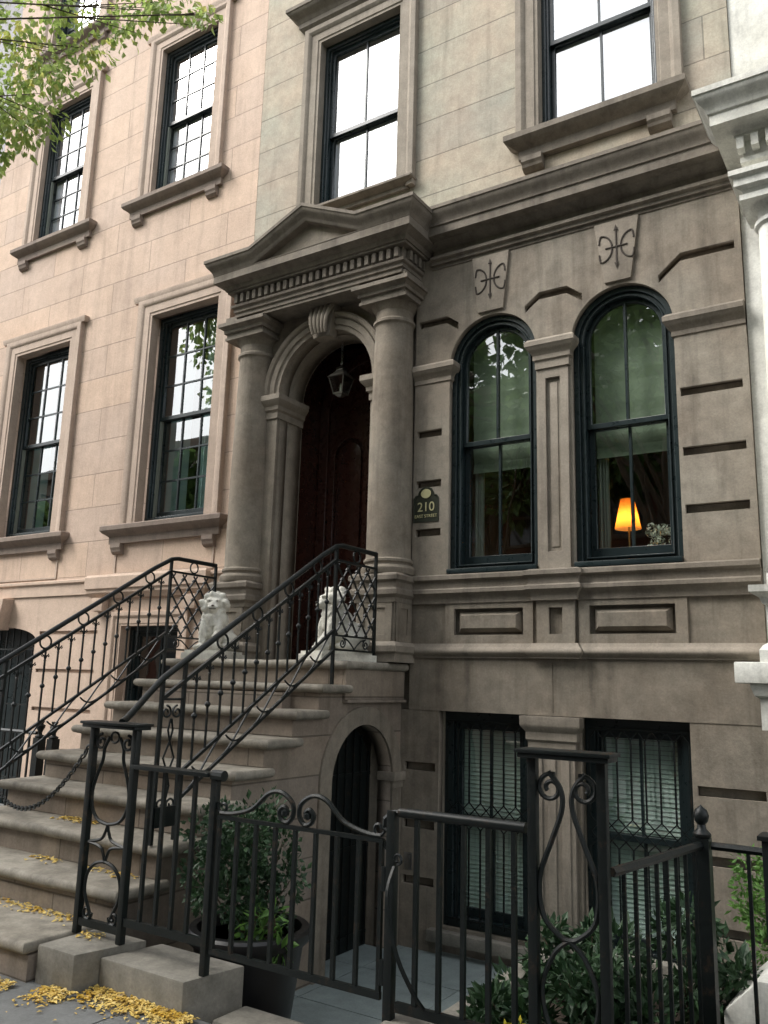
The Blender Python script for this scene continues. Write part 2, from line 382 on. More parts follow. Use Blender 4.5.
# sides, back, roof so the house is solid
g = MB(); g.box(XL, XL+.2, F+.301, 13, -.6, 11.2); g.box(XR-.2, XR, F+.301, 13, -.6, 11.2); g.box(XL+.201, XR-.201, 12.8, 13, -.6, 11.2); g.to('side_walls', M['brick'], H)
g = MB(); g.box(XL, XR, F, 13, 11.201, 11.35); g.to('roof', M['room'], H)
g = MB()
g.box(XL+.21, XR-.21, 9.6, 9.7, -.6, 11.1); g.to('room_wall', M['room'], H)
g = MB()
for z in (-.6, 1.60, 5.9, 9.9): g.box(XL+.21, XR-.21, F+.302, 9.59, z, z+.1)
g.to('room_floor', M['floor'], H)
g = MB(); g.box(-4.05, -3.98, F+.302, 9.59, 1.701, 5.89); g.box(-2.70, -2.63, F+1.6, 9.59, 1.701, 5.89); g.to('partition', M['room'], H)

# upright mouldings and bands (plan path from left to right, outside on the street side => offset to the right of the path)
def band(name, path, prof, m, parent=H, bev=0):
    g = MB(); g.sweep(path, prof, HZ); return g.to(name, m, parent, smooth=30)
def cyma(d0, z0, d1, z1, n=6):
    """S curve from (d0,z0) to (d1,z1)"""
    out = []
    for i in range(n+1):
        t = i/n; out.append((d0+(d1-d0)*(t*t*(3-2*t)), z0+(z1-z0)*t))
    return out
# belt cornice
CPY = .58        # portico projection
corn = [(-.02, 5.60), (.03, 5.60), (.03, 5.635), (.055, 5.635), (.055, 5.665), (.085, 5.68), (.085, 5.71), (.02, 5.725), (.02, 5.80), (.06, 5.815), (.10, 5.86), (.185, 5.862), (.20, 5.865), (.20, 5.95), (.215, 5.955)]+cyma(.215, 5.96, .275, 6.09, 6)+[(.285, 6.095), (.285, 6.13), (.0, 6.20), (-.02, 6.20)]
band('cornice', [(-3.82, F), (XR-.02, F)], corn, M['trim'])
# sill band, base roll
sb = [(-.02, 2.31), (.03, 2.31), (.03, 2.35)]+[(.04, 2.37), (.075, 2.40), (.075, 2.43), (.05, 2.445), (.05, 2.50), (.085, 2.52), (.085, 2.555), (.04, 2.572), (-.02, 2.572)]
path = [(-4.0, F), (-2.76, F), (-2.76, F-.045), (-2.42, F-.045), (-2.42, F), (XR, F)]
band('sill_band', path, sb, M['trim'])
roll = [(-.02, 1.83), (.04, 1.83)]+[(.04+.035*math.sin(PI*i/8), 1.84+.09*i/8) for i in range(9)]+[(.03, 1.955), (-.02, 1.955)]
band('base_roll', path, roll, M['lighttrim'])
# panel zone
pl = plate(rect(-4.0, XR, 1.945, 2.32), [rect(-3.55, -2.82, 2.03, 2.26), rect(-2.33, -1.62, 2.03, 2.26)], F+.003, F+.028); link('panel_zone', pl, M['brown'], H)
g = MB()
for x0, x1 in ((-3.64, -2.80), (-2.40, -1.54)):
    fr = plate(rect(x0, x1, 1.95, 2.315), [rect(x0+.09, x1-.09, 2.03, 2.26)], F-.018, F+.0025); add_mesh(g, fr)
g.to('panel_frame', M['brown'], H)
for x0, x1 in ((-3.55, -2.89), (-2.31, -1.63)):
    g = MB(); a = [(x0+.03, F+.028, 2.055), (x1-.03, F+.028, 2.055), (x1-.03, F+.028, 2.235), (x0+.03, F+.028, 2.235)]
    b = [(x0+.07, F-.012, 2.09), (x1-.07, F-.012, 2.09), (x1-.07, F-.012, 2.20), (x0+.07, F-.012, 2.20)]
    g.add(a+b, [(4,5,6,7), (0,1,5,4), (1,2,6,5), (2,3,7,6), (3,0,4,7)]); g.to('raised_panel', M['brown'], H)
pl = plate(rect(-2.755, -2.425, 1.95, 2.312), [rect(-2.65, -2.53, 2.03, 2.25)], F-.045, F+.0); link('pedestal_panel', pl, M['brown'], H)
# pilaster between the arched windows
shaft = plate(rect(-2.725, -2.445, 2.573, 4.36), [rect(-2.65, -2.52, 2.72, 4.26)], F-.05, F-.0205, bev=.004); link('pilaster', shaft, M['lighttrim'], H)
g = MB(); g.box(-2.62, -2.55, F-.027, F-.0205, 2.76, 4.22); g.to('pilaster_panel', M['lighttrim'], H, bevel=.006)
imp = [(-.02, 4.35), (.02, 4.35), (.02, 4.42), (.04, 4.43), (.04, 4.47)]+cyma(.045, 4.475, .10, 4.54, 4)+[(.11, 4.55), (.11, 4.59), (.08, 4.615), (-.02, 4.615)]
band('pilaster_cap', [(-2.725, F), (-2.725, F-.05), (-2.445, F-.05), (-2.445, F)], [(d*.8, z) for d, z in imp], M['lighttrim'])
band('impost', [(-4.0, F), (-3.635, F), (-3.635, F+.06)], [(d*.8, z) for d, z in imp], M['lighttrim'])
band('impost', [(-1.535, F+.06), (-1.535, F), (XR, F)], [(d*.8, z) for d, z in imp], M['trim'])
# keystones with carved ornament
def carving(cx, cz, y, s):
    g = MB(); r = .0075*s/.2
    g.tube([(cx, y, cz-.15*s/.2), (cx, y, cz+.15*s/.2)], r)
    g.tube([(cx-.085*s/.2, y, cz-.0), (cx+.085*s/.2, y, cz+.0)], r)
    for k in (-1, 1):
        z0 = cz+k*.15*s/.2
        g.add([(cx-.018*s/.2, y-.006, z0-k*.02), (cx+.018*s/.2, y-.006, z0-k*.02), (cx, y-.006, z0+k*.035*s/.2), (cx, y-.012, z0-k*.01)], [(0,1,3), (1,2,3), (2,0,3)])
    for k in (-1, 1):
        for e in (-1, 1):
            pts = []
            for i in range(15):
                t = i/14; a = t*PI*1.15
                pts.append((cx+k*(.035+.05*(1-math.cos(a*.85)))*s/.2, y, cz+e*(.01+.10*math.sin(a*.62)+.0*t)*s/.2-(e*.045*s/.2 if t > .8 else 0)*(t-.8)*5))
            g.tube(pts, r)
    return g
for (cx, a, b) in ((-3.19, .19, .13), (-1.99, .195, .115)):
    g = MB(); g.prism([(cx-b, 5.03), (cx+b, 5.03), (cx+a, 5.595), (cx-a, 5.595)], .0, .045, VZ(F))
    k = g.to('keystone', M['lighttrim'], H, bevel=.004)
    carving(cx, 5.345, F-.046, .225).to('carved_ornament', M['carve'], k)

# basement pilaster
g = MB(); g.box(-2.82, -2.45, F-.035, F-.001, -.6, 1.10); 
for i in range(3): g.box(-2.79+.115*i, -2.72+.115*i, F-.05, F-.036, -.3, 1.06)
g.to('basement_pilaster', M['lighttrim'], H, bevel=.005)
bc = [(-.02, 1.10), (.02, 1.10), (.02, 1.16), (.045, 1.18), (.045, 1.24), (.09, 1.28), (.10, 1.30), (.10, 1.365), (-.02, 1.365)]
band('basement_pilaster_cap', [(-2.82, F), (-2.82, F-.035), (-2.45, F-.035), (-2.45, F)], [(d*.7, z) for d, z in bc], M['lighttrim'])

# ---- windows
def ringarch(W, o0, o1, z0o, y0, y1):
    cx, zs, r, zb = W
    return plate(arch(cx, zs, r-o0, zb+o0*z0o), [arch(cx, zs, r-o1, zb+o1*z0o+ (o1-o0)*.0)], y0, y1, bev=.003)
def arched_window(W, lab):
    cx, zs, r, zb = W
    fr = ringarch(W, .002, .049, 1, F+.035, F+.14); win = link('window', fr, M['frame'], H)
    win['label'] = lab
    link('frame_moulding', ringarch(W, .050, .076, 1, F+.06, F+.16), M['frame'], win)
    link('frame_moulding', ringarch(W, .077, .089, 1, F+.045, F+.16), M['frame'], win)
    ri = r-.090; zm = 3.80; zb2 = zb+.11
    # upper sash: arched ring; lower sash: rectangle
    up = plate(arch(cx, zs, ri, zm-.02), [arch(cx, zs, ri-.035, zm+.025)], F+.10, F+.15, bev=.003); link('upper_sash', up, M['frame'], win)
    lo = plate(rect(cx-ri, cx+ri, zb2-.015, zm+.02), [rect(cx-ri+.045, cx+ri-.045, zb2+.065, zm-.022)], F+.152, F+.195, bev=.003); link('lower_sash', lo, M['frame'], win)
    g = MB(); g.box(cx-.011, cx+.011, F+.105, F+.145, zm+.026, zs+ri-.036); g.to('muntin', M['frame'], win)
    g = MB(); g.box(cx-.011, cx+.011, F+.156, F+.192, zb2+.066, zm-.023); g.to('muntin', M['frame'], win)
    g = MB(); g.add([(x, F+.125, z) for x, z in arch(cx, zs, ri-.03, zm+.02)], [tuple(range(31))]); g.to('glass', M['glass'], win, fix=False)
    g = MB(); g.add([(x, F+.172, z) for x, z in rect(cx-ri+.04, cx+ri-.04, zb2+.06, zm-.02)], [(0,1,2,3)]); g.to('glass', M['glass'], win)
    g = MB(); g.box(cx-r+.003, cx+r-.003, F-.05, F+.13, zb+.001, zb+.045); g.to('window_sill', M['frame'], win, bevel=.006)
    # roman shade with folds, and a slim curtain at the side
    g = MB(); n = 14; zt, z1 = zs+ri, 3.56
    vs = []; 
    for i in range(n+1):
        z = z1+(zt-z1)*i/n; d = .006*math.sin(i*2.1)
        if i < 3: d = .02*(i % 2)
        vs += [(cx-ri+.02, F+.27+d, z), (cx+ri-.02, F+.27+d, z)]
    g.add(vs, [(2*i, 2*i+1, 2*i+3, 2*i+2) for i in range(n)]); g.to('roman_shade', M['shade'], win)
    g = MB(); vs = []
    for i in range(13):
        x = cx-ri+.01+.10*i/12; y = F+.33+.02*math.sin(i*1.9); vs += [(x, y, zb2), (x, y, 3.8)]
    g.add(vs, [(2*i, 2*i+1, 2*i+3, 2*i+2) for i in range(12)]); g.to('curtain', M['curtain'], win)
    return win
arched_window(W1, 'arched window with bare dark lower panes, beside the plaque')
arched_window(W2, 'arched window with a lit lamp behind its lower panes')

def sash_window(par, x0, x1, z0, z1, y, cols, rows, frame, gl, inner=None, zm=None, lightpost=False, fw=.045):
    """double-hung window whose outer face lies at y"""
    zm = zm or (z0+z1)/2
    o = link('window', plate(rect(x0+.002, x1-.002, z0+.002, z1-.002), [rect(x0+fw, x1-fw, z0+.06, z1-fw)], y, y+.10, bev=.004), frame, par)
    o2 = link('frame_moulding', plate(rect(x0+fw+.001, x1-fw-.001, z0+.061, z1-fw-.001), [rect(x0+fw+.022, x1-fw-.022, z0+.075, z1-fw-.020)], y+.03, y+.12, bev=.003), frame, o)
    a, b = x0+fw+.023, x1-fw-.023; c, d = z0+.076, z1-fw-.021
    for nm, p0, p1, yy, bt in (('upper_sash', zm-.025, d, y+.06, .05), ('lower_sash', c, zm+.025, y+.105, .07)):
        sx0, sx1, sz0, sz1 = a+.035, b-.035, p0+(bt if nm == 'lower_sash' else .048), p1-.045
        s = link(nm, plate(rect(a, b, p0, p1), [rect(sx0, sx1, sz0, sz1)], yy, yy+.042, bev=.003), frame, o)
        g = MB()
        for i in range(1, cols): x = sx0+(sx1-sx0)*i/cols; g.box(x-.010, x+.010, yy+.006, yy+.036, sz0+.0005, sz1-.0005)
        if cols > 1: g.to('muntin', frame, o)
        g2 = MB()
        for j in range(1, rows): z = sz0+(sz1-sz0)*j/rows; g2.box(sx0+.0005, sx1-.0005, yy+.009, yy+.033, z-.010, z+.010)
        if rows > 1: g2.to('muntin', frame, o)
        g = MB(); g.add([(x, yy+.020, z) for x, z in rect(sx0-.003, sx1+.003, sz0-.003, sz1+.003)], [(0,1,2,3)]); g.to('glass', gl, o)
    if lightpost:
        g = MB(); g.box(a+.002, a+.03, y+.062, y+.1, c, zm-.03); g.to('sash_track', M['framelight'], o)
    if inner:
        kind, mt, zlow = inner
        g = MB()
        if kind == 'flat': g.box(x0-.03, x1+.06, y+.152, y+.156, zlow, z1); g.to('pane_whitener', mt, o)  # white sheet added behind the upper panes so they read as bright sky
        elif kind == 'slats':
            k = int((z1-zlow)/.035)
            for i in range(k):
                z = zlow+.035*i; g.add([(x0+.05, y+.172, z), (x1-.05, y+.172, z), (x1-.05, y+.184, z+.031), (x0+.05, y+.184, z+.031)], [(0,1,2,3)])
            g.to('slat_blind', mt, o)
        elif kind == 'curtains':
            for s0, s1 in ((x0+.05, x0+.05+(x1-x0)*.30), (x1-.05-(x1-x0)*.42, x1-.05)):
                vs = []; n = 26
                for i in range(n+1): x = s0+(s1-s0)*i/n; yy = y+.26+.025*math.sin(i*1.25); vs += [(x, yy, zlow), (x, yy, z1-.04)]
                g.add(vs, [(2*i, 2*i+1, 2*i+3, 2*i+2) for i in range(n)])
            g.to('curtain', mt, o, smooth=60)
    return o
def surround(par, x0, x1, z0, z1, y, w, mt, depth=.06, name='window_surround'):
    """stepped stone casing round three sides, y = wall face"""
    g = MB()
    prof = [(-.003, -.09), (-.003, depth*.55), (w*.12, depth*.55), (w*.16, depth*.75), (w*.55, depth*.75), (w*.60, depth), (w*.72, depth*1.25), (w*.97, depth*1.25), (w, depth*1.1), (w, -.0)]
    # path clockwise as seen from the street so that the right-hand side points outwards
    path = [(x1, z0), (x1, z1), (x0, z1), (x0, z0)]
    g.sweep(path, prof, VZ(y)); return g.to(name, mt, par, smooth=25)
def stone_sill(par, x0, x1, z0, z1, y, d, mt, brackets=True, name='sill', bw=.17):
    h = z1-z0
    prof = [(-.02, z0), (d*.35, z0), (d*.35, z0+h*.38), (d*.6, z0+h*.5), (d*.85, z0+h*.6), (d, z0+h*.72), (d, z1-.012), (d*.9, z1), (-.02, z1+.015)]
    g = MB(); g.sweep([(x0+d, y), (x0+d, y-.001), (x1-d, y-.001), (x1-d, y)][1:3] if False else [(x0+d, y+.02), (x0+d, y), (x1-d, y), (x1-d, y+.02)], [(p, q) for p, q in prof], HZ)
    s = g.to(name, mt, par, smooth=25)
    if brackets:
        for bx in (x0+.15, x1-.15-bw):
            b = MB(); pr = [(0, z0+.002), (d*.55, z0+.002), (d*.55, z0-.05), (d*.45, z0-.075), (d*.40, z0-.10), (d*.2, z0-.125), (0, z0-.13)]
            b.prism(pr, bx, bx+bw, lambda a, c, h: (h, y-a, c)); b.to('sill_bracket', mt, par)
    return s

for i, (x0, x1, z0, z1) in enumerate(UW):
    sash_window(H, x0, x1, z0, z1, F+.07, 2, 1, M['frame'], M['glassup'], ('flat', M['panewhite'], z0), zm=7.72 if i == 0 else 7.77, fw=.04)
    surround(H, x0, x1, z0-.1, z1, F, .22, M['lighttrim'], .055)
    band('window_cap', [(x0-.24, F+.02), (x0-.24, F), (x1+.24, F), (x1+.24, F+.02)], [(-.02, z1+.225), (.02, z1+.225), (.05, z1+.26), (.07, z1+.28), (.07, z1+.34)]+cyma(.08, z1+.35, .18, z1+.46)+[(.19, z1+.465), (.19, z1+.51), (-.02, z1+.54)], M['trim'])
# sill of the right upper window stands on brackets; the middle one sits behind the portico
stone_sill(H, -3.00, -1.33, 6.47, 6.71, F, .17, M['trim'], name='sill', bw=.20)
stone_sill(H, -5.36, -4.05, 6.60, 6.72, F, .12, M['trim'], brackets=False)

def guard(par, x0, x1, z0, z1, y):
    """iron window guard: uprights that fork and cross in diamonds"""
    g = MB(); n = 7; s = (x1-x0)/n; zc = (z0+z1)/2+.03
    for i in range(n+1):
        x = x0+s*i
        g.tube([(x, y, zc+.11), (x, y, z1-.10)], .009, 4); g.tube([(x, y, z0), (x, y, zc-.11)], .009, 4)
    for i in range(n):
        x = x0+s*i
        for (xa, xb) in ((x, x+s), (x+s, x)):
            g.tube([(xa, y, zc+.11), (xb, y, zc+.0)], .006, 4); g.tube([(xa, y, zc-.11), (xb, y, zc+.0)], .006, 4)
            g.tube([(xa, y, z1-.10), ((xa+xb)/2, y, z1-.03)], .006, 4)
    for z in (z0+.03, z1-.02): g.tube([(x0, y, z), (x1, y, z)], .010, 4)
    return g.to('window_guard', M['iron'], par)
for (x0, x1, z0, z1) in BW:
    w = sash_window(H, x0, x1, z0, z1, F+.10, 2, 1, M['frame'], M['glass'], ('slats', M['blind'], z0+.1), zm=.47, fw=.085)
    guard(w, x0+.05, x1-.03, z0+.05, z1-.06, F+.055)
g = MB(); g.box(-3.75, -2.83, F-.09, F-.0, -.50, -.405); g.box(-2.44, -1.5, F-.09, F, -.50, -.405); g.to('basement_sill', M['kerbstone'], H, bevel=.01)

# ---- portico (part of the house) -------------------------------------------------
PX0, PX1 = -5.99, -4.20     # column centres
PY = 6.56
porch = thing('portico', (-5.1, 6.3, 1.77), None or 'portico', 'porch') if False else None
# back wall of the portico with the arched doorway
WY = 6.60
bw = plate(rect(-6.02, -4.13, 1.79, 5.52), [arch(DOOR[0], DOOR[1], DOOR[2], 1.80)], WY, F+.059)
portico = link('portico', bw, M['brown'], H)
g = MB(); g.add([(-5.75, 6.985, 1.75), (-4.35, 6.985, 1.75), (-4.35, 7.6, 1.75), (-5.75, 7.6, 1.75), (-5.75, 6.985, 5.6), (-4.35, 6.985, 5.6), (-4.35, 7.6, 5.6), (-5.75, 7.6, 5.6)], [(0,3,7,4), (1,5,6,2), (4,7,6,5), (0,1,2,3)]); g.to('vestibule', M['wood'], portico)
link('wall', plate(rect(-6.0, -4.16, 1.6, 5.6), [arch(DOOR[0], DOOR[1], DOOR[2]-.001, 1.77)], F+.301, 6.981), M['brown'], portico)
# archivolt
g = MB(); pts = [(DOOR[0]+DOOR[2]*math.cos(PI*i/36), DOOR[1]+DOOR[2]*math.sin(PI*i/36)) for i in range(37)]
prof = [(0, -.02), (0, .045), (.05, .045), (.055, .065), (.11, .07), (.12, .05), (.135, .085), (.165, .10), (.185, .085), (.19, -.0)]
g.sweep(pts, prof, VZ(WY)); g.to('archivolt', M['lighttrim'], portico, smooth=35)
# jamb pilasters with imposts
for s in (-1, 1):
    xa, xb = DOOR[0]+s*DOOR[2], DOOR[0]+s*(DOOR[2]+.20); x0, x1 = min(xa, xb), max(xa, xb)
    g = MB(); g.box(x0-(.003 if s > 0 else 0), x1+(.003 if s < 0 else 0), WY-.05, WY-.001, 1.79, 4.40); g.to('jamb_pilaster', M['brown'], portico, bevel=.006)
    pth = [(x0, WY), (x0, WY-.05), (x1, WY-.05), (x1, WY)] if s > 0 else [(x0, WY), (x0, WY-.05), (x1, WY-.05), (x1, 6.98)]
    if s > 0: pth = [(x0, 6.98), (x0, WY-.05), (x1, WY-.05), (x1, WY)]
    g = MB(); g.sweep(pth, [(-.02, 4.33), (.015, 4.33), (.015, 4.40), (.035, 4.42), (.04, 4.46), (.075, 4.50), (.085, 4.52), (.085, 4.575), (-.02, 4.60)], HZ); g.to('jamb_impost', M['lighttrim'], portico, smooth=25)
# scrolled keystone over the door
g = MB()
for i in range(5):
    x = DOOR[0]+(i-2)*.062; dx = (i-2)*.014
    pts = []
    for t in [k/16 for k in range(17)]:
        z = 5.43-.30*t; yy = WY-.12-.05*math.sin(t*PI*.9)-.02*t
        pts.append((x-dx*t*1.6, yy, z))
    g.tube(pts, .028, 8, r2=.017)
g.prism([(DOOR[0]-.105, 5.10), (DOOR[0]+.105, 5.10), (DOOR[0]+.155, 5.45), (DOOR[0]-.155, 5.45)], 0, .12, VZ(WY))
g.to('keystone_scroll', M['lighttrim'], portico, smooth=40)
# door
DY = 7.42
g = MB(); g.box(DOOR[0]-.70, DOOR[0]+.70, DY+.08, DY+.14, 1.75, 5.4); dback = g.to('door', M['wood'], H)
fr = plate(arch(DOOR[0], DOOR[1], DOOR[2]+.09, 1.775), [arch(DOOR[0], DOOR[1], DOOR[2]-.03, 1.776)], DY, DY+.079, bev=.004); link('door_frame', fr, M['wood'], dback)
for s in (-1, 1):
    x0, x1 = (DOOR[0]-.565, DOOR[0]-.004) if s < 0 else (DOOR[0]+.004, DOOR[0]+.565)
    ztop = 5.06
    n = 18
    # outline of a leaf under the arch
    out = [(x0, 1.79), (x1, 1.79)]
    ks = [k/n for k in range(n+1)]
    for t in (ks if s < 0 else ks):
        x = x1+(x0-x1)*t; out.append((x, DOOR[1]+math.sqrt(max(0, (DOOR[2]-.033)**2-(x-DOOR[0])**2))))
    xm = (x0+x1)/2; hw = .20
    h1 = [(xm-hw, 2.75), (xm+hw, 2.75)]+[(xm+hw*math.cos(PI*k/14), 4.10+hw*math.sin(PI*k/14)) for k in range(15)]
    h2 = rect(xm-hw, xm+hw, 1.98, 2.55)
    leaf = plate(out, [h1, h2], DY+.03, DY+.078, bev=.006); lf = link('door_leaf', leaf, M['wood'], dback)
    hh = hw-.045
    g = MB(); pn = plate([(xm-hh, 2.80), (xm+hh, 2.80)]+[(xm+hh*math.cos(PI*k/14), 4.10+hh*math.sin(PI*k/14)) for k in range(15)], [], DY+.045, DY+.079, bev=.012); add_mesh(g, pn)
    add_mesh(g, plate(rect(xm-hh, xm+hh, 2.03, 2.50), [], DY+.045, DY+.079, bev=.012)); g.to('door_panel', M['wood'], dback, smooth=30)
g = MB(); g.box(DOOR[0]-.028, DOOR[0]+.028, DY+.012, DY+.029, 1.79, 5.08); g.to('astragal', M['wood'], dback, bevel=.006)
g = MB(); g.box(DOOR[0]+.05, DOOR[0]+.10, DY+.018, DY+.029, 2.72, 3.02); g.lathe([(.0, 0), (.03, .0), (.035, .03), (.02, .05), (0, .055)], (DOOR[0]+.075, DY-.03, 2.85), 12); g.to('door_handle', M['steel'], dback)
g = MB(); g.box(DOOR[0]-.595, DOOR[0]+.595, WY-.03, DY+.079, 1.70, 1.785); g.to('door_threshold', M['step'], H, bevel=.01)
# pedestals: stepped box with panels
def pedestal(cx, s):
    x0, x1 = cx-.21, cx+.21
    if s > 0: x1 = cx+.20
    g = MB(); g.box(x0, x1, 6.36, WY+.02, 1.78, 2.40)
    p = g.to('pedestal', M['brown'], portico)
    pth = [(x0, WY), (x0, 6.36), (x1, 6.36), (x1, F+.02)]
    for nm, pr in (('pedestal_cap', [(-.02, 2.31), (.02, 2.31), (.02, 2.35), (.05, 2.38), (.05, 2.42), (.035, 2.44), (.035, 2.49), (.06, 2.51), (.06, 2.55), (.03, 2.575), (-.205, 2.575), (-.205, 2.40), (-.02, 2.40)]),
                   ('pedestal_base', [(-.02, 1.779), (.05, 1.779), (.05, 1.85), (.075, 1.87), (.075, 1.92), (.05, 1.945), (.02, 1.96), (-.02, 1.96)])):
        g = MB(); g.sweep(pth, pr, HZ); g.to(nm, M['lighttrim'] if 'base' in nm else M['trim'], portico, smooth=25)
    pf = plate(rect(x0+.015, x1-.015, 1.96, 2.31), [rect(x0+.09, x1-.09, 2.02, 2.26)], 6.345, 6.359, bev=.003); link('pedestal_panel', pf, M['brown'], portico)
    if s > 0:
        pf = plate(rect(6.38, F-.02, 1.96, 2.31), [rect(6.45, F-.09, 2.02, 2.26)], .001, .015, bev=.003, m=XS(x1)); link('pedestal_panel', pf, M['brown'], portico)
    # column
    n = 40; r0, r1 = .212, .187
    prof = [(r0+.035, 2.576), (r0+.045, 2.60), (r0+.045, 2.63), (r0+.028, 2.655), (r0+.006, 2.66), (r0+.006, 2.675), (r0+.022, 2.69), (r0+.022, 2.71), (r0+.004, 2.725), (r0, 2.75)]
    for i in range(1, 13):
        t = i/12; prof.append((r0-(r0-r1)*(t**1.8), 2.75+(5.02-2.75)*t))
    prof += [(r1+.004, 5.03), (r1+.022, 5.045), (r1+.022, 5.07), (r1+.004, 5.085), (r1, 5.09), (r1, 5.17), (r1+.012, 5.19), (r1+.03, 5.225), (r1+.05, 5.24)]
    g = MB(); g.lathe(prof, (cx, PY, 0), n); g.to('column', M['brown'], portico, smooth=30)
    g = MB(); g.box(cx-.27, cx+.27, PY-.24, WY-.001, 5.241, 5.27); g.to('abacus', M['trim'], portico)
    # block of entablature that breaks forward over the column
    xa, xb = cx-.235, cx+.235
    g = MB(); pr = [(-.18, 5.271), (.015, 5.271), (.015, 5.31), (.04, 5.315), (.04, 5.35), (.07, 5.375), (.09, 5.38), (.09, 5.42), (.03, 5.44), (.03, 5.50), (-.18, 5.50)]
    g.sweep([(xa, F+.02), (xa, PY-.22), (xb, PY-.22), (xb, F+.02)], pr, HZ); g.to('entablature_block', M['trim'], portico, smooth=25)
pedestal(PX0, -1); pedestal(PX1, 1)
# entablature running across, with returns to the wall
EX0, EX1, EY = PX0-.10, PX1+.22, 6.31
pth = [(EX0, F+.02), (EX0, EY), (EX1, EY), (EX1, F+.02)]
g = MB(); g.sweep(pth, [(-.30, 5.44), (.0, 5.44), (.0, 5.47), (.012, 5.475), (.012, 5.52), (.03, 5.525), (.03, 5.56), (.055, 5.575), (.06, 5.60), (.02, 5.605), (.02, 5.73), (.085, 5.735), (.085, 5.76), (-.30, 5.76)], HZ); g.to('entablature', M['trim'], portico, smooth=25)
g = MB(); g.box(EX0+.25, EX1-.25, EY+.28, F+.02, 5.45, 5.50); g.to('portico_soffit', M['trim'], portico)
g = MB(); x = EX0+.0
while x < EX1-.01:
    g = MB(); g.box(x, x+.043, EY-.068, EY-.021, 5.62, 5.715); g.to('dentil', M['trim'], portico); x += .086
y = EY+.05
while y < F-.05:
    g = MB(); g.box(EX1+.021, EX1+.068, y, y+.043, 5.62, 5.715); g.to('dentil', M['trim'], portico); y += .086
# cornice with low gable
cp = [(-.30, 5.761), (.10, 5.761), (.12, 5.80), (.19, 5.83), (.20, 5.835), (.20, 5.915), (.205, 5.92)]
g = MB(); g.sweep(pth, cp+[(.205, 5.925), (-.30, 5.925)], HZ); g.to('corona', M['trim'], portico, smooth=25)
# the crowning moulding follows the gable: outline path in the facade plane, horizontal returns at the sides
cy = [(-.30, .0), (.205, .0)]+[(.205+d, h) for d, h in cyma(.0, .01, .075, .13)]+[(.085, .135)]
crown = [(-.30, .0), (.20, .0)]+cyma(.205, .005, .275, .125)+[(.285, .13), (.285, .165), (-.30, .20)]
def crown_sweep(g, pts):
    """pts: list of (x, y, z, dirx, diry): plan offset direction scaled"""
    k = len(crown); vs = []
    for (x, y, z, dx, dy) in pts:
        for d, h in crown: vs.append((x+dx*d, y+dy*d, z+h))
    fs = [(i*k+j, i*k+(j+1) % k, (i+1)*k+(j+1) % k, (i+1)*k+j) for i in range(len(pts)-1) for j in range(k)]
    fs += [tuple(range(k)), tuple((len(pts)-1)*k+j for j in range(k))]
    g.add(vs, fs)
GX0, GXA, GX1, ZC = -5.72, -5.03, -4.36, 5.926
g = MB()
crown_sweep(g, [(EX0, F+.02, ZC, -1, 0), (EX0, EY, ZC, -1, -1), (GX0, EY, ZC, 0, -1), (GXA, EY, ZC+.30, 0, -1), (GX1, EY, ZC, 0, -1), (EX1, EY, ZC, 1, -1), (EX1, F+.02, ZC, 1, 0)])
g.to('pediment_moulding', M['trim'], portico, smooth=35)
g = MB(); g.prism([(GX0, ZC-.001), (GX1, ZC-.001), (GXA, ZC+.31)], -.25, .12, VZ(EY)); g.to('tympanum', M['lighttrim'], portico)
g = MB(); g.add([(EX0-.02, EY-.1, ZC+.17), (GX0, EY-.1, ZC+.17), (GXA, EY-.1, ZC+.47), (GX1, EY-.1, ZC+.17), (EX1+.02, EY-.1, ZC+.17), (EX0-.02, F+.02, ZC+.26), (GX0, F+.02, ZC+.26), (GXA, F+.02, ZC+.56), (GX1, F+.02, ZC+.26), (EX1+.02, F+.02, ZC+.26)], [(i, i+1, i+6, i+5) for i in range(4)]); g.to('portico_roof', M['trim'], portico)

# lantern hanging in the doorway
LN = thing('lantern', (-5.05, 6.86, 4.55), 'small old metal and glass lantern hanging in the front doorway arch', 'lantern')
lc = (-5.05, 6.86)
def frus(g, r0, z0, r1, z1, t=.0):
    r0, r1, z0, z1 = r0*.76, r1*.76, 4.90+(z0-4.97)*.76, 4.90+(z1-4.97)*.76
    a = [(lc[0]+sx*r0, lc[1]+sy*r0, z0) for sx, sy in ((-1,-1),(1,-1),(1,1),(-1,1))]; b = [(lc[0]+sx*r1, lc[1]+sy*r1, z1) for sx, sy in ((-1,-1),(1,-1),(1,1),(-1,1))]
    g.add(a+b, [(0,1,5,4),(1,2,6,5),(2,3,7,6),(3,0,4,7),(3,2,1,0),(4,5,6,7)])
g = MB(); frus(g, .145, 4.80, .055, 4.90); frus(g, .06, 4.901, .045, 4.94); frus(g, .065, 4.941, .02, 4.97); g.to('lantern_roof', M['oldmetal'], LN)
g = MB()
for sx, sy in ((-1,-1),(1,-1),(1,1),(-1,1)): g.tube([(lc[0]+sx*.057, lc[1]+sy*.057, 4.596), (lc[0]+sx*.095, lc[1]+sy*.095, 4.771)], .006, 4)
frus(g, .08, 4.555, .082, 4.575); frus(g, .03, 4.52, .06, 4.554); g.to('lantern_frame', M['oldmetal'], LN)
g = MB(); frus(g, .072, 4.578, .12, 4.796); g.to('lantern_glass', M['lampglass'], LN)
g = MB(); g.lathe([(0, 0), (.012, 0), (.012, .08), (.006, .10), (0, .11)], (lc[0], lc[1], 4.61), 8); g.to('candle', M['petal'], LN)
g = MB()
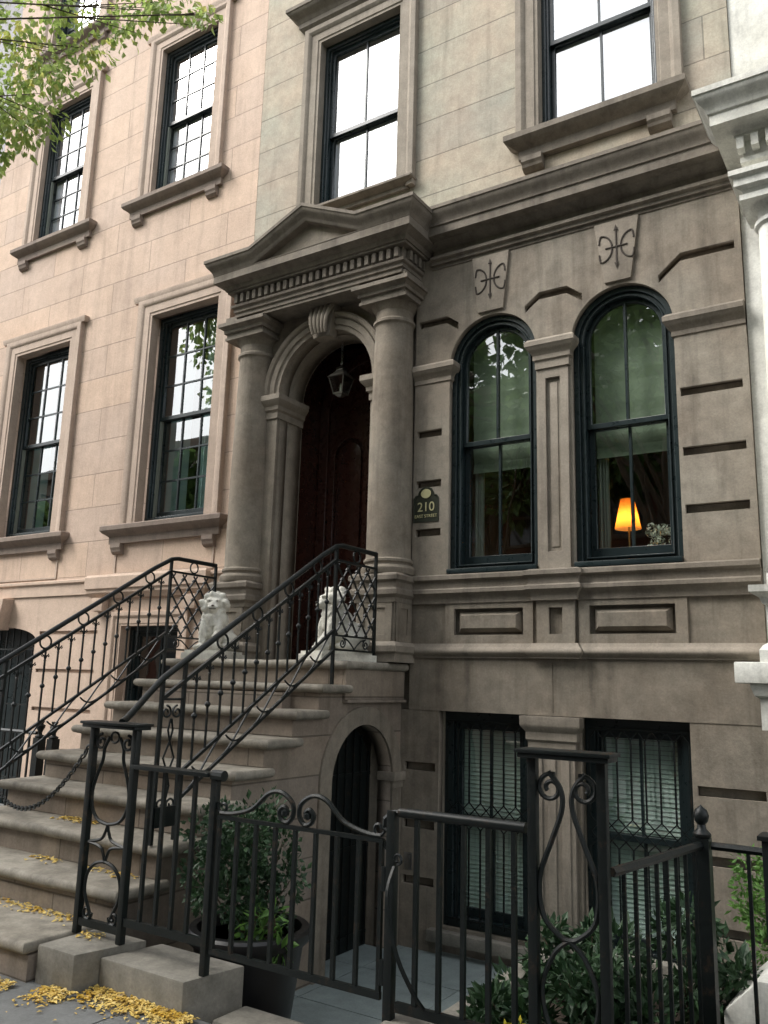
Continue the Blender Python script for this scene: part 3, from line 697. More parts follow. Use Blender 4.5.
for i in range(9): 
    z = 4.905+.032*i; pts = [(lc[0]+(.012*math.cos(a) if i % 2 else 0), lc[1]+(0 if i % 2 else .012*math.cos(a)), z+.02*math.sin(a)+.01) for a in [2*PI*k/8 for k in range(8)]]; g.loop(pts, .003, 4)
g.to('chain', M['steel'], LN)
# the rosette the chain hangs from
# house number plaque
PL = thing('number_plaque', (-3.845, F, 3.05), 'small dark shield shaped plaque with number 210 on the brown wall pier', 'plaque')
cx = -3.855; o = [(cx-.135, 3.075), (cx+.135, 3.075), (cx+.135, 3.30), (cx+.115, 3.33), (cx+.085, 3.33)]+[(cx+.085*math.cos(PI*k/12), 3.335+.075*math.sin(PI*k/12)) for k in range(13)]+[(cx-.115, 3.33), (cx-.135, 3.30)]
link('backplate', plate(o, [], F-.022, F-.001, bev=.004), M['plaque'], PL)
oi = [(x*.92+cx*.08, z*.93+3.22*.07) for x, z in o]
link('rim', plate([(x, z) for x, z in o], [oi], F-.028, F-.0225), M['plaque'], PL)
g = MB(); g.prism([(cx+.052*math.cos(2*PI*k/20), 3.345+.045*math.sin(2*PI*k/20)) for k in range(20)], .0, .008, VZ(F-.0225)); g.to('medallion', M['gilt'], PL)
def text(s, x, z, size, y, m, par, name='lettering', ext=.002, spacing=1., mtx=None):
    cu = bpy.data.curves.new('t', 'FONT'); cu.body = s; cu.size = size; cu.extrude = ext; cu.align_x = 'CENTER'; cu.align_y = 'CENTER'; cu.space_character = spacing
    o = bpy.data.objects.new('t', cu); COL.objects.link(o); dg = bpy.context.evaluated_depsgraph_get()
    me = bpy.data.meshes.new_from_object(o.evaluated_get(dg)); bpy.data.objects.remove(o); bpy.data.curves.remove(cu)
    me.transform(Matrix(((1,0,0,x),(0,0,-1,y),(0,1,0,z),(0,0,0,1)))); me.materials.clear()
    return link(name, me, m, par)
text('210', cx, 3.215, .125, F-.026, M['gilt'], PL)
text('EAST STREET', cx, 3.13, .042, F-.026, M['gilt'], PL)
# intercom beside the basement door
IC = MB(); IC.box(-4.02, -3.94, F-.02, F-.001, .02, .16); IC.box(-4.0, -3.96, F-.027, F-.021, .10, .14)
tag(IC.to('intercom', M['steel'], bevel=.004), 'small grey metal intercom plate on the brown pier beside the basement arch', 'intercom')

# things inside the lit room
T = thing('table_lamp', (-2.17, 7.35, 2.60), 'lit orange shaded table lamp behind the right arched window', 'lamp')
g = MB(); g.lathe([(.05, 0), (.055, .02), (.02, .04), (.035, .09), (.04, .13), (.012, .17), (.01, .40)], (-2.17, 7.35, 2.64), 16); g.to('lamp_base', M['brass'], T, smooth=40)
g = MB(); g.lathe([(.115, 0), (.06, .27)], (-2.18, 7.35, 3.00), 24, a0=0.0001, a1=2*PI); me = g.mesh(); 
bm = bmesh.new(); bm.from_mesh(me); bmesh.ops.delete(bm, geom=[f for f in bm.faces if len(f.verts) > 4], context='FACES'); bm.to_mesh(me); bm.free()
link('lamp_shade', autosmooth(me), M['lit'], T)
g = MB(); g.lathe([(.0, 0), (.03, .02), (.035, .05), (.02, .09), (0, .1)], (-2.18, 7.35, 3.03), 10); g.to('bulb', M['bulb'], T)
g = MB(); g.box(-2.9, -1.25, 7.1, 7.6, 2.60, 2.64); 
for x in (-2.85, -1.35):
    for y in (7.15, 7.5): g.box(x, x+.05, y, y+.05, 1.70, 2.599)
tag(g.to('side_table', M['wood'], bevel=.004), 'dark wooden table behind the right arched window with the lamp on it', 'table')
def pframe(x, y, w_, h_, lab, ang=.15):
    t = thing('picture_frame', (x, y, 2.64), lab, 'picture frame', 'picture frames on the window table')
    link('frame', plate(rect(x-w_/2, x+w_/2, 2.641, 2.641+h_), [rect(x-w_/2+.012, x+w_/2-.012, 2.653, 2.629+h_)], y-.008, y+.008), M['steel'], t)
    link('picture', plate(rect(x-w_/2+.012, x+w_/2-.012, 2.653, 2.629+h_), [], y-.004, y+.004), M['photo'], t)
pframe(-2.22, 7.2, .19, .17, 'wide picture frame standing in front of the lit lamp')
pframe(-2.02, 7.2, .09, .17, 'narrow picture frame standing between the lamp and white flowers')
FL = thing('flower_vase', (-1.82, 7.2, 2.64), 'vase of round white flowers behind the right arched window', 'vase')
g = MB(); g.lathe([(.03, 0), (.045, .03), (.045, .07), (.025, .10), (.03, .12)], (-1.82, 7.2, 2.641), 14); g.to('vase', M['petal'], FL, smooth=40)
g = MB()
for k in range(16):
    c = Vector((-1.80+random.uniform(-.17, .17), 7.12+random.uniform(-.05, .05), 2.84+random.uniform(-.09, .13)))
    for q in range(44):
        d = Vector((random.gauss(0,1), random.gauss(0,1), random.gauss(0,1))).normalized(); a = d.orthogonal().normalized(); b = d.cross(a); p = c+d*.046
        g.add([p-a*.011, p+b*.011, p+a*.011, p-b*.011], [(0,1,2,3)])
g.to('blossoms', M['petal'], FL)
RF = thing('flower_bunch', (-2.36, 7.2, 2.64), 'little bunch of red flowers at the left of the lamp', 'flowers')
for nm, mt, n_, zz in (('petals', plain('red_petals', (.4,.05,.05)), 40, .10), ('stems', M['shrub'], 40, .05)):
    g = MB()
    for q in range(n_):
        d = Vector((random.gauss(0,1), random.gauss(0,1), random.gauss(0,1))).normalized(); a = d.orthogonal().normalized(); b = d.cross(a); p = Vector((-2.36, 7.2, 2.645+zz))+d*.035
        g.add([p-a*.012, p+b*.012, p+a*.012, p-b*.012], [(0,1,2,3)])
    g.to(nm, mt, RF)
for (x, y, z, lab) in ((-3.32, 8.6, 3.22, 'tiny warm candle lamp glowing deep behind the arched window beside the plaque'),):
    t = thing('wall_lamp', (x, y, z), lab, 'lamp'); g = MB(); g.lathe([(0, 0), (.02, .01), (.022, .04), (0, .06)], (x, y, z), 10); g.to('bulb', M['bulb'], t)
    g = MB(); g.box(x-.02, x+.02, y-.02, 9.6, z-.03, z-.001); g.to('lamp_arm', M['brass'], t)

# ------------------------------------------------------------------ stoop
ST = thing('stoop', (-5.1, 4.7, 0), 'tall brown stone stoop with nosed steps and arched side opening', 'stoop')
RIS, TR = .1967, .3135
SX0, SX1 = -6.17, -4.0
def nosed(g, x0, x1, y0, y1, z, h, wrap=True):
    """a stone tread: slab with rounded nosing on front and on both ends"""
    r = .032; prof = [(-.06, z-.068), (-.005, z-.068), (-.0, z-.060)]+[(.0+r*.9*math.sin(PI*i/8), z-r+r*-math.cos(PI*i/8)) for i in range(9)]+[(-.06, z)]
    path = [(x0, y1), (x0, y0), (x1, y0), (x1, y1)]
    g.sweep(path, [(d-.03, q) for d, q in prof], HZ)
    g.box(x0+.06, x1-.06, y0+.06, y1, z-.067, z-.0005)
def wear(o):
    bm = bmesh.new(); bm.from_mesh(o.data)
    es = [e for e in bm.edges if e.calc_length() > .8 and abs(e.verts[0].co.y-e.verts[1].co.y) < .01]
    bmesh.ops.subdivide_edges(bm, edges=es, cuts=40)
    for v in bm.verts:
        w = v.co+ORG[o.name]
        v.co.z += noise.noise(w*2.2)*.006+noise.noise(w*9)*.0022; v.co.y += noise.noise(w*3+Vector((7,0,0)))*.006+noise.noise(w*14)*.0025
    bm.to_mesh(o.data); bm.free()
for k in range(2, 10):
    z = RIS*k; y = 5.67-TR*(9-k); yb = 6.60 if k == 9 else y+TR+.10
    if k == 9: continue
    g = MB(); nosed(g, SX0, SX1, y, yb+.0, z, .07); s = g.to('step', M['step'], ST, smooth=40); wear(s)
    g = MB(); g.box(SX0+.078, SX1-.078, y+.051, yb-.0, z-RIS+.002, z-.0695); g.to('riser', M['stoop'], s)
# landing
g = MB(); nosed(g, SX0, SX1, 5.67, 6.64, 9*RIS, .07); wear(g.to('landing', M['step'], ST, smooth=40))
g = MB(); g.box(SX0+.078, SX1-.078, 5.721, 6.6, 8*RIS+.002, 9*RIS-.0695); g.to('riser', M['stoop'], ST)
# first wide step at the pavement
g = MB(); nosed(g, -6.6, -4.165, 3.03, 3.60, .197, .07); s = g.to('step', M['step'], ST, smooth=40)
g = MB(); g.box(-6.55, -4.17, 3.07, 3.6, -.01, .128); g.to('riser', M['stoop'], s)
# side walls: stepped outline with the arched opening under the landing on the street-facing right side
def stair_outline():
    pts = [(6.64, -.7), (6.64, 9*RIS-.0685), (5.725, 9*RIS-.0685)]
    for k in range(8, 1, -1):
        y = 5.67-TR*(9-k)+.055; pts += [(y+TR, k*RIS-.0685), (y, k*RIS-.0685)]
    pts += [(3.54, -.7)]
    return pts
ac, ar, zs = 6.04, .45, .80
hole = [(ac-ar, -.69), (ac+ar, -.69)]+[(ac+ar*math.cos(PI*i/24), zs+ar*math.sin(PI*i/24)) for i in range(25)]
so = list(reversed(stair_outline()))
link('side_wall', plate(so, [hole], .0, .13, m=XS(SX1-.075-.13)), M['stoop'], ST)
link('side_wall', plate(so, [], .0, .28, m=XS(SX0+.075)), M['stoop'], ST)
g = MB(); pts = [(ac+ar*math.cos(PI*i/28), zs+ar*math.sin(PI*i/28)) for i in range(29)]; pts = [(ac+ar, -.69)]+pts+[(ac-ar, -.69)]
g.sweep(pts, [(0, 0), (0, .022), (.145, .022), (.15, .016), (.15, 0)], lambda a, b, h: (SX1-.074+h, a, b)); g.to('arch_surround', M['brown'], ST, smooth=35)
# plain course under the landing, and side moulding line
g = MB(); g.box(SX1-.074, SX1-.045, 5.72, 6.64, 1.455, 1.70); g.box(SX1-.3, SX1-.02, 5.72, 6.64, 1.43, 1.454); g.to('fascia_course', M['stoop'], ST, bevel=.004)
g = MB(); g.box(SX1-.205, SX1-.02, 6.47, F-.0, .76, .835); g.box(SX1-.205, SX1-.045, 6.50, F, .70, .759); g.to('arch_impost', M['lighttrim'], ST, bevel=.008)
g = MB(); g.box(SX0+.36, SX1-.36, 5.30, 5.45, -.7, 1.5); g.to('back_wall', M['stoop'], ST)
g = MB(); g.box(-4.30, -4.21, 6.50, 6.56, -.6, 1.2); g.to('inner_pier', M['brown'], ST)
# iron gate under the stoop
UG = thing('basement_gate', (-4.45, 6.1, -.6), 'dark iron gate inside the arched opening under the stoop', 'gate')
g = MB()
for i in range(8): y = 5.64+.114*i; g.tube([(-4.28, y, -.58), (-4.28, y, zs+math.sqrt(max(.0, .2-(y-ac)**2)))], .009, 4)
g.to('bars', M['iron'], UG)
g = MB()
for z in (-.5, .2, .8): g.box(-4.30, -4.285, 5.6, 6.48, z, z+.03)
g.to('rails', M['iron'], UG)
link('shade_sheet', plate(hole[:1]+hole[1:], [], .0, .012, m=XS(-4.315)), M['iron'], UG)  # dark sheet added so the opening behind the bars reads as deep shade

# ------------------------------------------------------------------ stoop railings
def circ(cy, cz, r, x, n=14): return [(x, cy+r*math.cos(2*PI*k/n), cz+r*math.sin(2*PI*k/n)) for k in range(n)]
def spiral(c, r0, r1, a0, turns, n, mp):
    out = []
    for i in range(n+1):
        t = i/n; a = a0+turns*2*PI*t; r = r0+(r1-r0)*t; out.append(mp(c[0]+r*math.cos(a), c[1]+r*math.sin(a)))
    return out
def make_railing(X):
    R = thing('stair_railing', (X, 4.8, 1.0), 'black wrought iron stair railing', 'railing', 'railings of the stoop')
    s = RIS/TR; ztop = lambda y: 2.72-s*(5.60-y)
    iron = M['iron']; IR = .017
    g = MB()
    # handrail: lattice top, slope, curve down to the newel
    hr = [(X, 6.20, 2.72), (X, 5.68, 2.72), (X, 5.60, 2.705), (X, 5.52, ztop(5.52)-.01)]
    y = 5.4
    while y > 3.75: hr.append((X, y, ztop(y))); y -= .2
    hr += [(X+.03, 3.66, 1.49), (X+.07, 3.55, 1.42), (X+.10, 3.45, 1.355), (X+.12, 3.40, 1.335)]
    g.tube(hr, .021, 8); g.to('handrail', iron, R, smooth=50)
    g = MB(); g.tube([(X, 5.60, 2.59), (X, 3.80, 2.59-s*1.8)], IR, 4); g.tube([(X, 6.20, 2.59), (X, 5.60, 2.59)], IR*.8, 4); g.to('upper_rail', iron, R)
    for off, nm in ((0, 'lower_rail'), (-.165, 'lower_rail')):
        g = MB(); g.tube([(X, 5.60, 2.01+off), (X, 3.99, 2.01+off-s*1.61)], IR*.85, 4); g.to(nm, iron, R)
    # circles between the top rails
    y = 5.35
    while y > 4.0:
        g = MB(); g.loop(circ(y, (ztop(y)+ztop(y)-.13)/2+.0, .052, X), .008, 5); g.to('ring', iron, R); y -= .345
    g = MB(); g.loop(circ(5.9, 2.655, .052, X), .008, 5); g.to('ring', iron, R)
    # running wave between the lower rails
    g = MB(); y = 5.58
    while y > 4.1:
        pts = []
        for i in range(11):
            t = i/10; yy = y-.30*t; base = 2.01-s*(5.60-yy); pts.append((X, yy, base-.01-.145*(.5-.5*math.cos(PI*t*1.0))))
        g.tube(pts, .008, 5)
        pts = []
        for i in range(9):
            t = i/8; yy = y-.12-.16*t; base = 2.01-s*(5.60-yy); pts.append((X, yy, base-.155+.12*t*t))
        g.tube(pts, .007, 5)
        y -= .30
    g.to('wave_ornament', iron, R)
    # balusters
    y = 5.49; i = 0
    while y > 4.04:
        zt = 2.59-s*(5.60-y); zb = 2.01-s*(5.60-y); zk = (zt+zb)/2+(.0 if i % 2 else -.0)
        g = MB(); g.tube([(X, y, zb), (X, y, zt)], .0085, 4)
        g.lathe([(.006, -.022), (.017, -.010), (.021, 0), (.017, .010), (.006, .022)], (X, y, zk), 8)
        for e in (-1, 1):
            g.tube([(X, y, zt-.085), (X, y+e*.012, zt-.055), (X, y+e*.030, zt-.035), (X, y+e*.036, zt-.050), (X, y+e*.026, zt-.058)], .0055, 5)
        g.lathe([(.006, -.008), (.013, 0), (.006, .008)], (X, y, zt-.088), 6)
        g.to('baluster', iron, R); y -= .1165; i += 1
    # posts
    for (y, z0, z1, r) in ((5.60, 9*RIS-.38, 2.71, .017), (6.20, 9*RIS, 2.71, .017), (3.985, .60, 1.70, .016), (3.80, .59, 1.60, .016)):
        g = MB(); g.tube([(X, y, z0), (X, y, z1)], r, 4); g.to('post', iron, R)
    # lattice panel
    g = MB(); y0, y1, z0, z1 = 5.615, 6.185, 1.98, 2.575; st = .145
    def clip(ya, za, dy, dz):
        # segment from (ya,za) along (dy,dz) clipped to the panel
        t0, t1 = -9, 9
        for p, d, lo, hi in ((ya, dy, y0, y1), (za, dz, z0, z1)):
            a, b = (lo-p)/d, (hi-p)/d; t0 = max(t0, min(a, b)); t1 = min(t1, max(a, b))
        return t0, t1
    for k in range(-8, 9):
        for dz in (1.25, -1.25):
            t0, t1 = clip(5.615+k*st, 1.98 if dz > 0 else 2.575, 1., dz)
            if t1-t0 > .03: g.tube([(X+(.004 if dz > 0 else -.004), 5.615+k*st+t0, (1.98 if dz > 0 else 2.575)+dz*t0), (X+(.004 if dz > 0 else -.004), 5.615+k*st+t1, (1.98 if dz > 0 else 2.575)+dz*t1)], .0085, 4)
    for i in range(-2, 9):
        for j in range(0, 12):
            yy = 5.615+i*st/1.+(j % 2)*st/2; zz = 1.98+j*st*1.25/2
            if y0+.01 < yy < y1-.01 and z0+.01 < zz < z1-.01: g.lathe([(.006, -.018), (.020, 0), (.006, .018)], (X, yy, zz), 6)
    g.tube([(X, 5.60, 1.97), (X, 6.20, 1.97)], .011, 4); g.tube([(X, 5.60, 1.855), (X, 6.20, 1.855)], .011, 4)
    for e in (-1, 1):
        mp = lambda a, b: (X, 5.90+e*a, b)
        g.tube(spiral((.17, 1.91), .045, .010, PI/2, 1.4, 20, mp), .007, 5)
        g.tube([mp(.17, 1.955), mp(.10, 1.94), mp(.04, 1.90), mp(.0, 1.865)], .007, 5)
    g.to('lattice_panel', iron, R)
    # scroll panel at the foot, with the small plate
    g = MB(); mp = lambda a, b: (X, 3.892+a, b)
    for e in (-1, 1):
        for c, a0 in (((.045, 1.38), PI/2), ((.045, .82), -PI/2)):
            g.tube(spiral(c, .042, .010, a0, 1.3*(1 if c[1] > 1 else -1), 18, lambda a, b: mp(e*a, b)), .007, 5)
        g.tube([mp(0, 1.20), mp(e*.045, 1.10), mp(0, 1.0)], .007, 5); g.tube([mp(e*.003, 1.34), mp(e*.02, 1.27), mp(0, 1.20)], .007, 5); g.tube([mp(e*.003, .86), mp(e*.02, .93), mp(0, 1.0)], .007, 5)
    g.tube([mp(-.09, 1.46), mp(.09, 1.46)], .01, 4)
    g.to('scroll_panel', iron, R)
    return R
RR = make_railing(-4.1)
RR['label'] = 'near stair railing running down to the lyre scroll newel, right lion behind it'
g = MB(); g.box(-4.09, -4.075, 3.80, 3.985, .69, .81); g.to('metal_plate', M['iron'], RR)
RL = copy_tree(RR); RL.location.x += -6.05+4.1
RL['label'] = 'far stair railing against the tan house, left lion beside it'
for c in list(RL.children):
    if c.name.startswith('metal_plate'): bpy.data.objects.remove(c)

# ------------------------------------------------------------------ front fence, gate, newels
FY = 3.36
def flatbar(g, x0, x1, z0, z1, t=.018, y=FY): g.box(x0, x1, y-t, y+t, z0, z1)
def newel(x0, x1, zb, zt, lab, kind):
    T = thing('fence_newel', ((x0+x1)/2, FY, zb), lab, 'newel post')
    for x in (x0, x1):
        g = MB(); flatbar(g, x-.019, x+.019, zb, zt-.0, .019); g.to('post', M['iron'], T, bevel=.003)
    g = MB(); flatbar(g, x0-.045, x1+.045, zt+.001, zt+.020, .06); flatbar(g, x0-.055, x1+.055, zt+.0205, zt+.036, .07); g.to('cap', M['iron'], T, bevel=.004)
    g = MB(); flatbar(g, x0+.020, x1-.020, zb+.045, zb+.085, .014); g.to('base_bar', M['iron'], T)
    g = MB(); cx = (x0+x1)/2; w = (x1-x0)/2-.02
    for e in (-1, 1):
        mp = lambda a, b: (cx+e*a, FY, b)
        if kind == 'lyre':
            g.tube(spiral((w-.05, zt-.08), .046, .012, PI*.5, -1.35, 22, mp), .009, 5)
            pts = [(w-.05, zt-.034), (w-.02, zt-.06)]
            H_ = zt-zb
            # upper bulb, narrow neck, lower bulb
            for a, b in ((w*.62, .87), (w*.45, .80), (w*.52, .74), (w*.85, .68), (w*.97, .62), (w*.85, .565), (w*.5, .53), (.02, .52)): pts.append((a, zb+b*H_))
            sm = [mp(*p) for p in catmull([(w*.28, zb+.955*H_), (w*.50, zb+.90*H_), (w*.55, zb+.84*H_), (w*.80, zb+.76*H_), (w*.96, zb+.68*H_), (w*.88, zb+.60*H_), (w*.55, zb+.548*H_), (.0, zb+.53*H_)])]
            g.tube(sm, .010, 6)
            sm = [mp(*p) for p in catmull([(.0, zb+.53*H_), (w*.10, zb+.49*H_), (w*.3, zb+.455*H_), (w*.95, zb+.435*H_)])]; g.tube(sm, .009, 5)
            sm = [mp(*p) for p in catmull([(.0, zb+.345*H_), (w*.10, zb+.385*H_), (w*.3, zb+.42*H_), (w*.95, zb+.435*H_)])]; g.tube(sm, .009, 5)
            sm = [mp(*p) for p in catmull([(.0, zb+.355*H_), (w*.5, zb+.335*H_), (w*.85, zb+.28*H_), (w*.9, zb+.20*H_), (w*.65, zb+.13*H_), (w*.5, zb+.09*H_), (w*.55, zb+.075*H_)])]; g.tube(sm, .010, 6)
            g.tube(spiral((w*.68, zb+.105*H_), .040, .010, PI, 1.3, 20, mp), .009, 5)
        else:
            H_ = zt-zb
            g.tube(spiral((w*.55, zb+.90*H_), .016, .058, -PI*.2, 1.4, 24, lambda a, b: mp(a, b)), .010, 6)
            sm = [mp(*p) for p in catmull([(w*.62, zb+.955*H_), (w*.22, zb+.90*H_), (w*.18, zb+.83*H_), (w*.55, zb+.72*H_), (w*.95, zb+.60*H_), (w*.85, zb+.48*H_), (w*.3, zb+.42*H_), (0, zb+.41*H_)])]; g.tube(sm, .011, 6)
            sm = [mp(*p) for p in catmull([(0, zb+.41*H_), (w*.5, zb+.36*H_), (w*.9, zb+.25*H_), (w*.7, zb+.14*H_), (w*.2, zb+.09*H_)])]; g.tube(sm, .010, 6)
    if kind == 'lyre': g.loop([(cx+.035*math.cos(2*PI*k/12), FY, zt-.05+.030*math.sin(2*PI*k/12)) for k in range(12)], .007, 5)
    g.to('scrollwork', M['iron'], T, smooth=50)
    return T
def catmull(P, n=6):
    P = [P[0]]+list(P)+[P[-1]]; out = []
    for i in range(1, len(P)-2):
        for k in range(n):
            t = k/n; r = []
            for a, b, c, d in zip(P[i-1], P[i], P[i+1], P[i+2]):
                r.append(.5*((2*b)+(-a+c)*t+(2*a-5*b+4*c-d)*t*t+(-a+3*b-3*c+d)*t**3))
            out.append(tuple(r))
    out.append(P[-1]); return out
newel(-4.16, -3.80, .185, 1.30, 'openwork lyre scroll newel standing on the square stone block', 'lyre')
newel(-1.42, -1.13, .17, 1.315, 'openwork scroll newel in front of the basement windows', 'scroll')
def panel(name, x0, x1, zt, zb, bars, lab, foot, plate_top=False):
    T = thing(name, ((x0+x1)/2, FY, foot), lab, 'fence', 'front fence panels')
    g = MB()
    if plate_top: flatbar(g, x0, x1, zt-.0, zt+.022, .045)
    else: g.tube([(x0, FY, zt), (x1, FY, zt)], .022, 8)
    g.to('top_rail', M['iron'], T, bevel=.004 if plate_top else 0, smooth=50)
    g = MB(); flatbar(g, x0, x1, zb-.02, zb+.02, .012); g.to('bottom_rail', M['iron'], T)
    for x in bars:
        g = MB(); flatbar(g, x-.010, x+.010, zb+.021, zt-.001, .010); g.to('bar', M['iron'], T)
    return T
P1 = panel('iron_fence', -3.78, -3.20, 1.095, .30, [-3.665, -3.55, -3.435, -3.32], 'short fence panel between the lyre newel and the gate', .15, True)
g = MB(); flatbar(g, -3.195, -3.158, .151, 1.094, .019); g.to('gate_post', M['iron'], P1, bevel=.003)
g = MB(); g.tube([(-3.20, FY-.0, 1.105), (-3.12, FY, 1.105)], .028, 10); g.to('rail_end', M['iron'], P1)
P2 = panel('iron_fence', -2.055, -1.452, 1.035, .245, [-1.965, -1.85, -1.735, -1.62, -1.505], 'taller fence panel between the gate and the right scroll newel', .17)
g = MB(); flatbar(g, -2.112, -2.070, .171, 1.04, .021); g.to('gate_post', M['iron'], P2, bevel=.003)
g = MB(); mp = lambda a, b: (a, FY, b)
g.tube([mp(-2.055, 1.035), mp(-2.09, 1.03), mp(-2.13, 1.0), mp(-2.135, .96), mp(-2.105, .945), mp(-2.09, .965), mp(-2.10, .98)], .014, 6)
g.tube(spiral((-2.115, .885), .028, .008, -PI/2, 1.2, 16, mp), .008, 5)
g.tube(catmull([(-2.06, FY-.03, .81), (-2.05, FY-.1, .70), (-1.99, FY-.12, .50), (-1.93, FY-.08, .35), (-1.91, FY-.02, .27)]), .010, 5)
g.tube(spiral((-2.045, .845), .024, .008, -PI/2, 1.1, 14, lambda a, b: (a, FY-.03, b)), .007, 5)
g.to('brace_scroll', M['iron'], P2)
# gate
GT = thing('garden_gate', (-2.63, FY, .2), 'low black iron gate topped with a pair of facing scrolls', 'gate')
gx0, gx1 = -3.145, -2.135
g = MB(); g.tube([(gx0, FY, .905), (gx1, FY, .905)], .013, 4); g.to('rail', M['iron'], GT); g = MB(); flatbar(g, gx0, gx1, .255, .285, .010); g.to('rail', M['iron'], GT)
for i in range(9):
    x = gx0+.012+(gx1-gx0-.024)*i/8; g = MB(); flatbar(g, x-.0095, x+.0095, .286, .895, .0095); g.to('bar', M['iron'], GT)
g = MB(); cx = (gx0+gx1)/2
for e in (-1, 1):
    mp = lambda a, b: (cx+e*a, FY, b)
    sm = [mp(*p) for p in catmull([(.49, .925), (.40, .93), (.28, .965), (.18, 1.045), (.10, 1.06), (.03, 1.02), (.018, .965), (.05, .925), (.09, .935), (.105, .97), (.08, .995), (.058, .98), (.068, .965)])]
    g.tube(sm, .012, 6)
    g.lathe([(0, -.02), (.02, -.01), (.02, .01), (0, .02)], (cx+e*.068, FY, .966), 8)
    g.tube(spiral((.475, .955), .012, .036, 0, 1.1, 14, mp), .008, 5)
g.to('scrollwork', M['iron'], GT, smooth=50)
for z in (.75, .37):
    g = MB(); g.tube([(-2.123, FY-.01, z-.05), (-2.123, FY-.01, z+.05)], .016, 8); g.to('hinge', M['iron'], GT)
# side fence from the right newel back to a post with a ball finial
def fence_run(name, a, b, zt, zb, n, lab, group=None, end=False):
    a = Vector(a); b = Vector(b); T = thing(name, (a.x, a.y, zb), lab, 'fence', group)
    g = MB(); g.tube([(a.x, a.y, zt), (b.x, b.y, zt)], .019, 6); g.to('top_rail', M['iron'], T, smooth=50)
    g = MB(); g.tube([(a.x, a.y, zb+.05), (b.x, b.y, zb+.05)], .014, 4); g.to('bottom_rail', M['iron'], T)
    for i in range(1, n):
        p = a.lerp(b, i/n); g = MB(); g.tube([(p.x, p.y, zb), (p.x, p.y, zt)], .011, 4); g.to('bar', M['iron'], T)
    if end:
        g = MB(); r = .035; g.box(b.x-r, b.x+r, b.y-r, b.y+r, zb-.1, zt+.03)
        g.lathe([(.035, .03), (.042, .04), (.042, .05), (.022, .07), (.018, .09), (.03, .105), (.036, .13), (.028, .155), (.008, .17), (.0, .18)], (b.x, b.y, zt), 12); g.to('post', M['iron'], T, smooth=35)
    return T
fence_run('side_fence', (-1.12, 3.42), (-.975, 4.30), .90, .0, 9, 'dark iron fence running back from the scroll newel to a finial post', end=True)
fence_run('side_fence', (-.935, 4.30), (1.6, 4.30), .90, .0, 16, 'iron fence leading away from the finial post past the bright green shrub')
g = MB(); g.box(-.66, -.55, 3.95, 4.06, .0, 1.0); g.box(-.675, -.535, 3.935, 4.075, 1.0, 1.02)
tag(g.to('iron_post', M['iron'], bevel=.004), 'thick square iron post at the far right edge beside the shrub', 'post')
g = MB(); g.box(-1.0, 1.6, 4.2, 4.42, -.7, .0); tag(g.to('stone_coping', M['kerbstone'], bevel=.01), 'stone coping beneath the fence at the right-hand neighbour', 'coping')
# pale stone block behind the fence
g = MB(); g.prism([(-.96, .0), (-.3, .0), (-.3, .30), (-.80, .30), (-.96, .14)], 0, .5, VZ(5.0)); tag(g.to('stone_block', M['white'], bevel=.012), 'pale stone block with a sloping shoulder under the bright shrub', 'stone block')
g = MB(); g.box(-.94, 1.6, 4.43, 6.2, -.7, -.01); struct('neighbour_bed', g.mesh(), M['soil'])

# chain between the newels across the stoop
CH = MB(); a = Vector((-4.19, FY, 1.20)); b = Vector((-6.0, 3.95, .80)); n = 46
for i in range(n):
    t = (i+.5)/n; p = a.lerp(b, t); p.z -= 4*.34*t*(1-t)*.8
    d = (b-a).normalized(); sl = -4*.34*.8*(1-2*t)/(b-a).length; d = Vector((d.x, d.y, d.z+sl)).normalized()
    sd = d.cross(Vector((0,0,1))).normalized(); upv = sd.cross(d) if i % 2 else sd
    pts = [p+d*.027*math.cos(2*PI*k/8)+upv*.013*math.sin(2*PI*k/8) for k in range(8)]
    CH.loop(pts, .0065, 4)
tag(CH.to('chain', M['iron'], smooth=50), 'black iron chain sagging across the stoop foot', 'chain')

# ------------------------------------------------------------------ lions
def blobmesh(balls, voxel, parent=None):
    """ellipsoids (centre, radii, rotation) merged into one skin"""
    bm = bmesh.new()
    for c, r, rot in balls:
        m = Matrix.Translation(c) @ Matrix.Rotation(rot[2], 4, 'Z') @ Matrix.Rotation(rot[1], 4, 'Y') @ Matrix.Rotation(rot[0], 4, 'X') @ Matrix.Diagonal((*r, 1))
        bmesh.ops.create_icosphere(bm, subdivisions=3, radius=1, matrix=m)
    me = bpy.data.meshes.new('b'); bm.to_mesh(me); bm.free()
    o = bpy.data.objects.new('b', me); COL.objects.link(o)
    md = o.modifiers.new('r', 'REMESH'); md.mode = 'VOXEL'; md.voxel_size = voxel
    sm = o.modifiers.new('s', 'SMOOTH'); sm.factor = .5; sm.iterations = 3
    dg = bpy.context.evaluated_depsgraph_get(); m2 = bpy.data.meshes.new_from_object(o.evaluated_get(dg))
    bpy.data.objects.remove(o); return m2
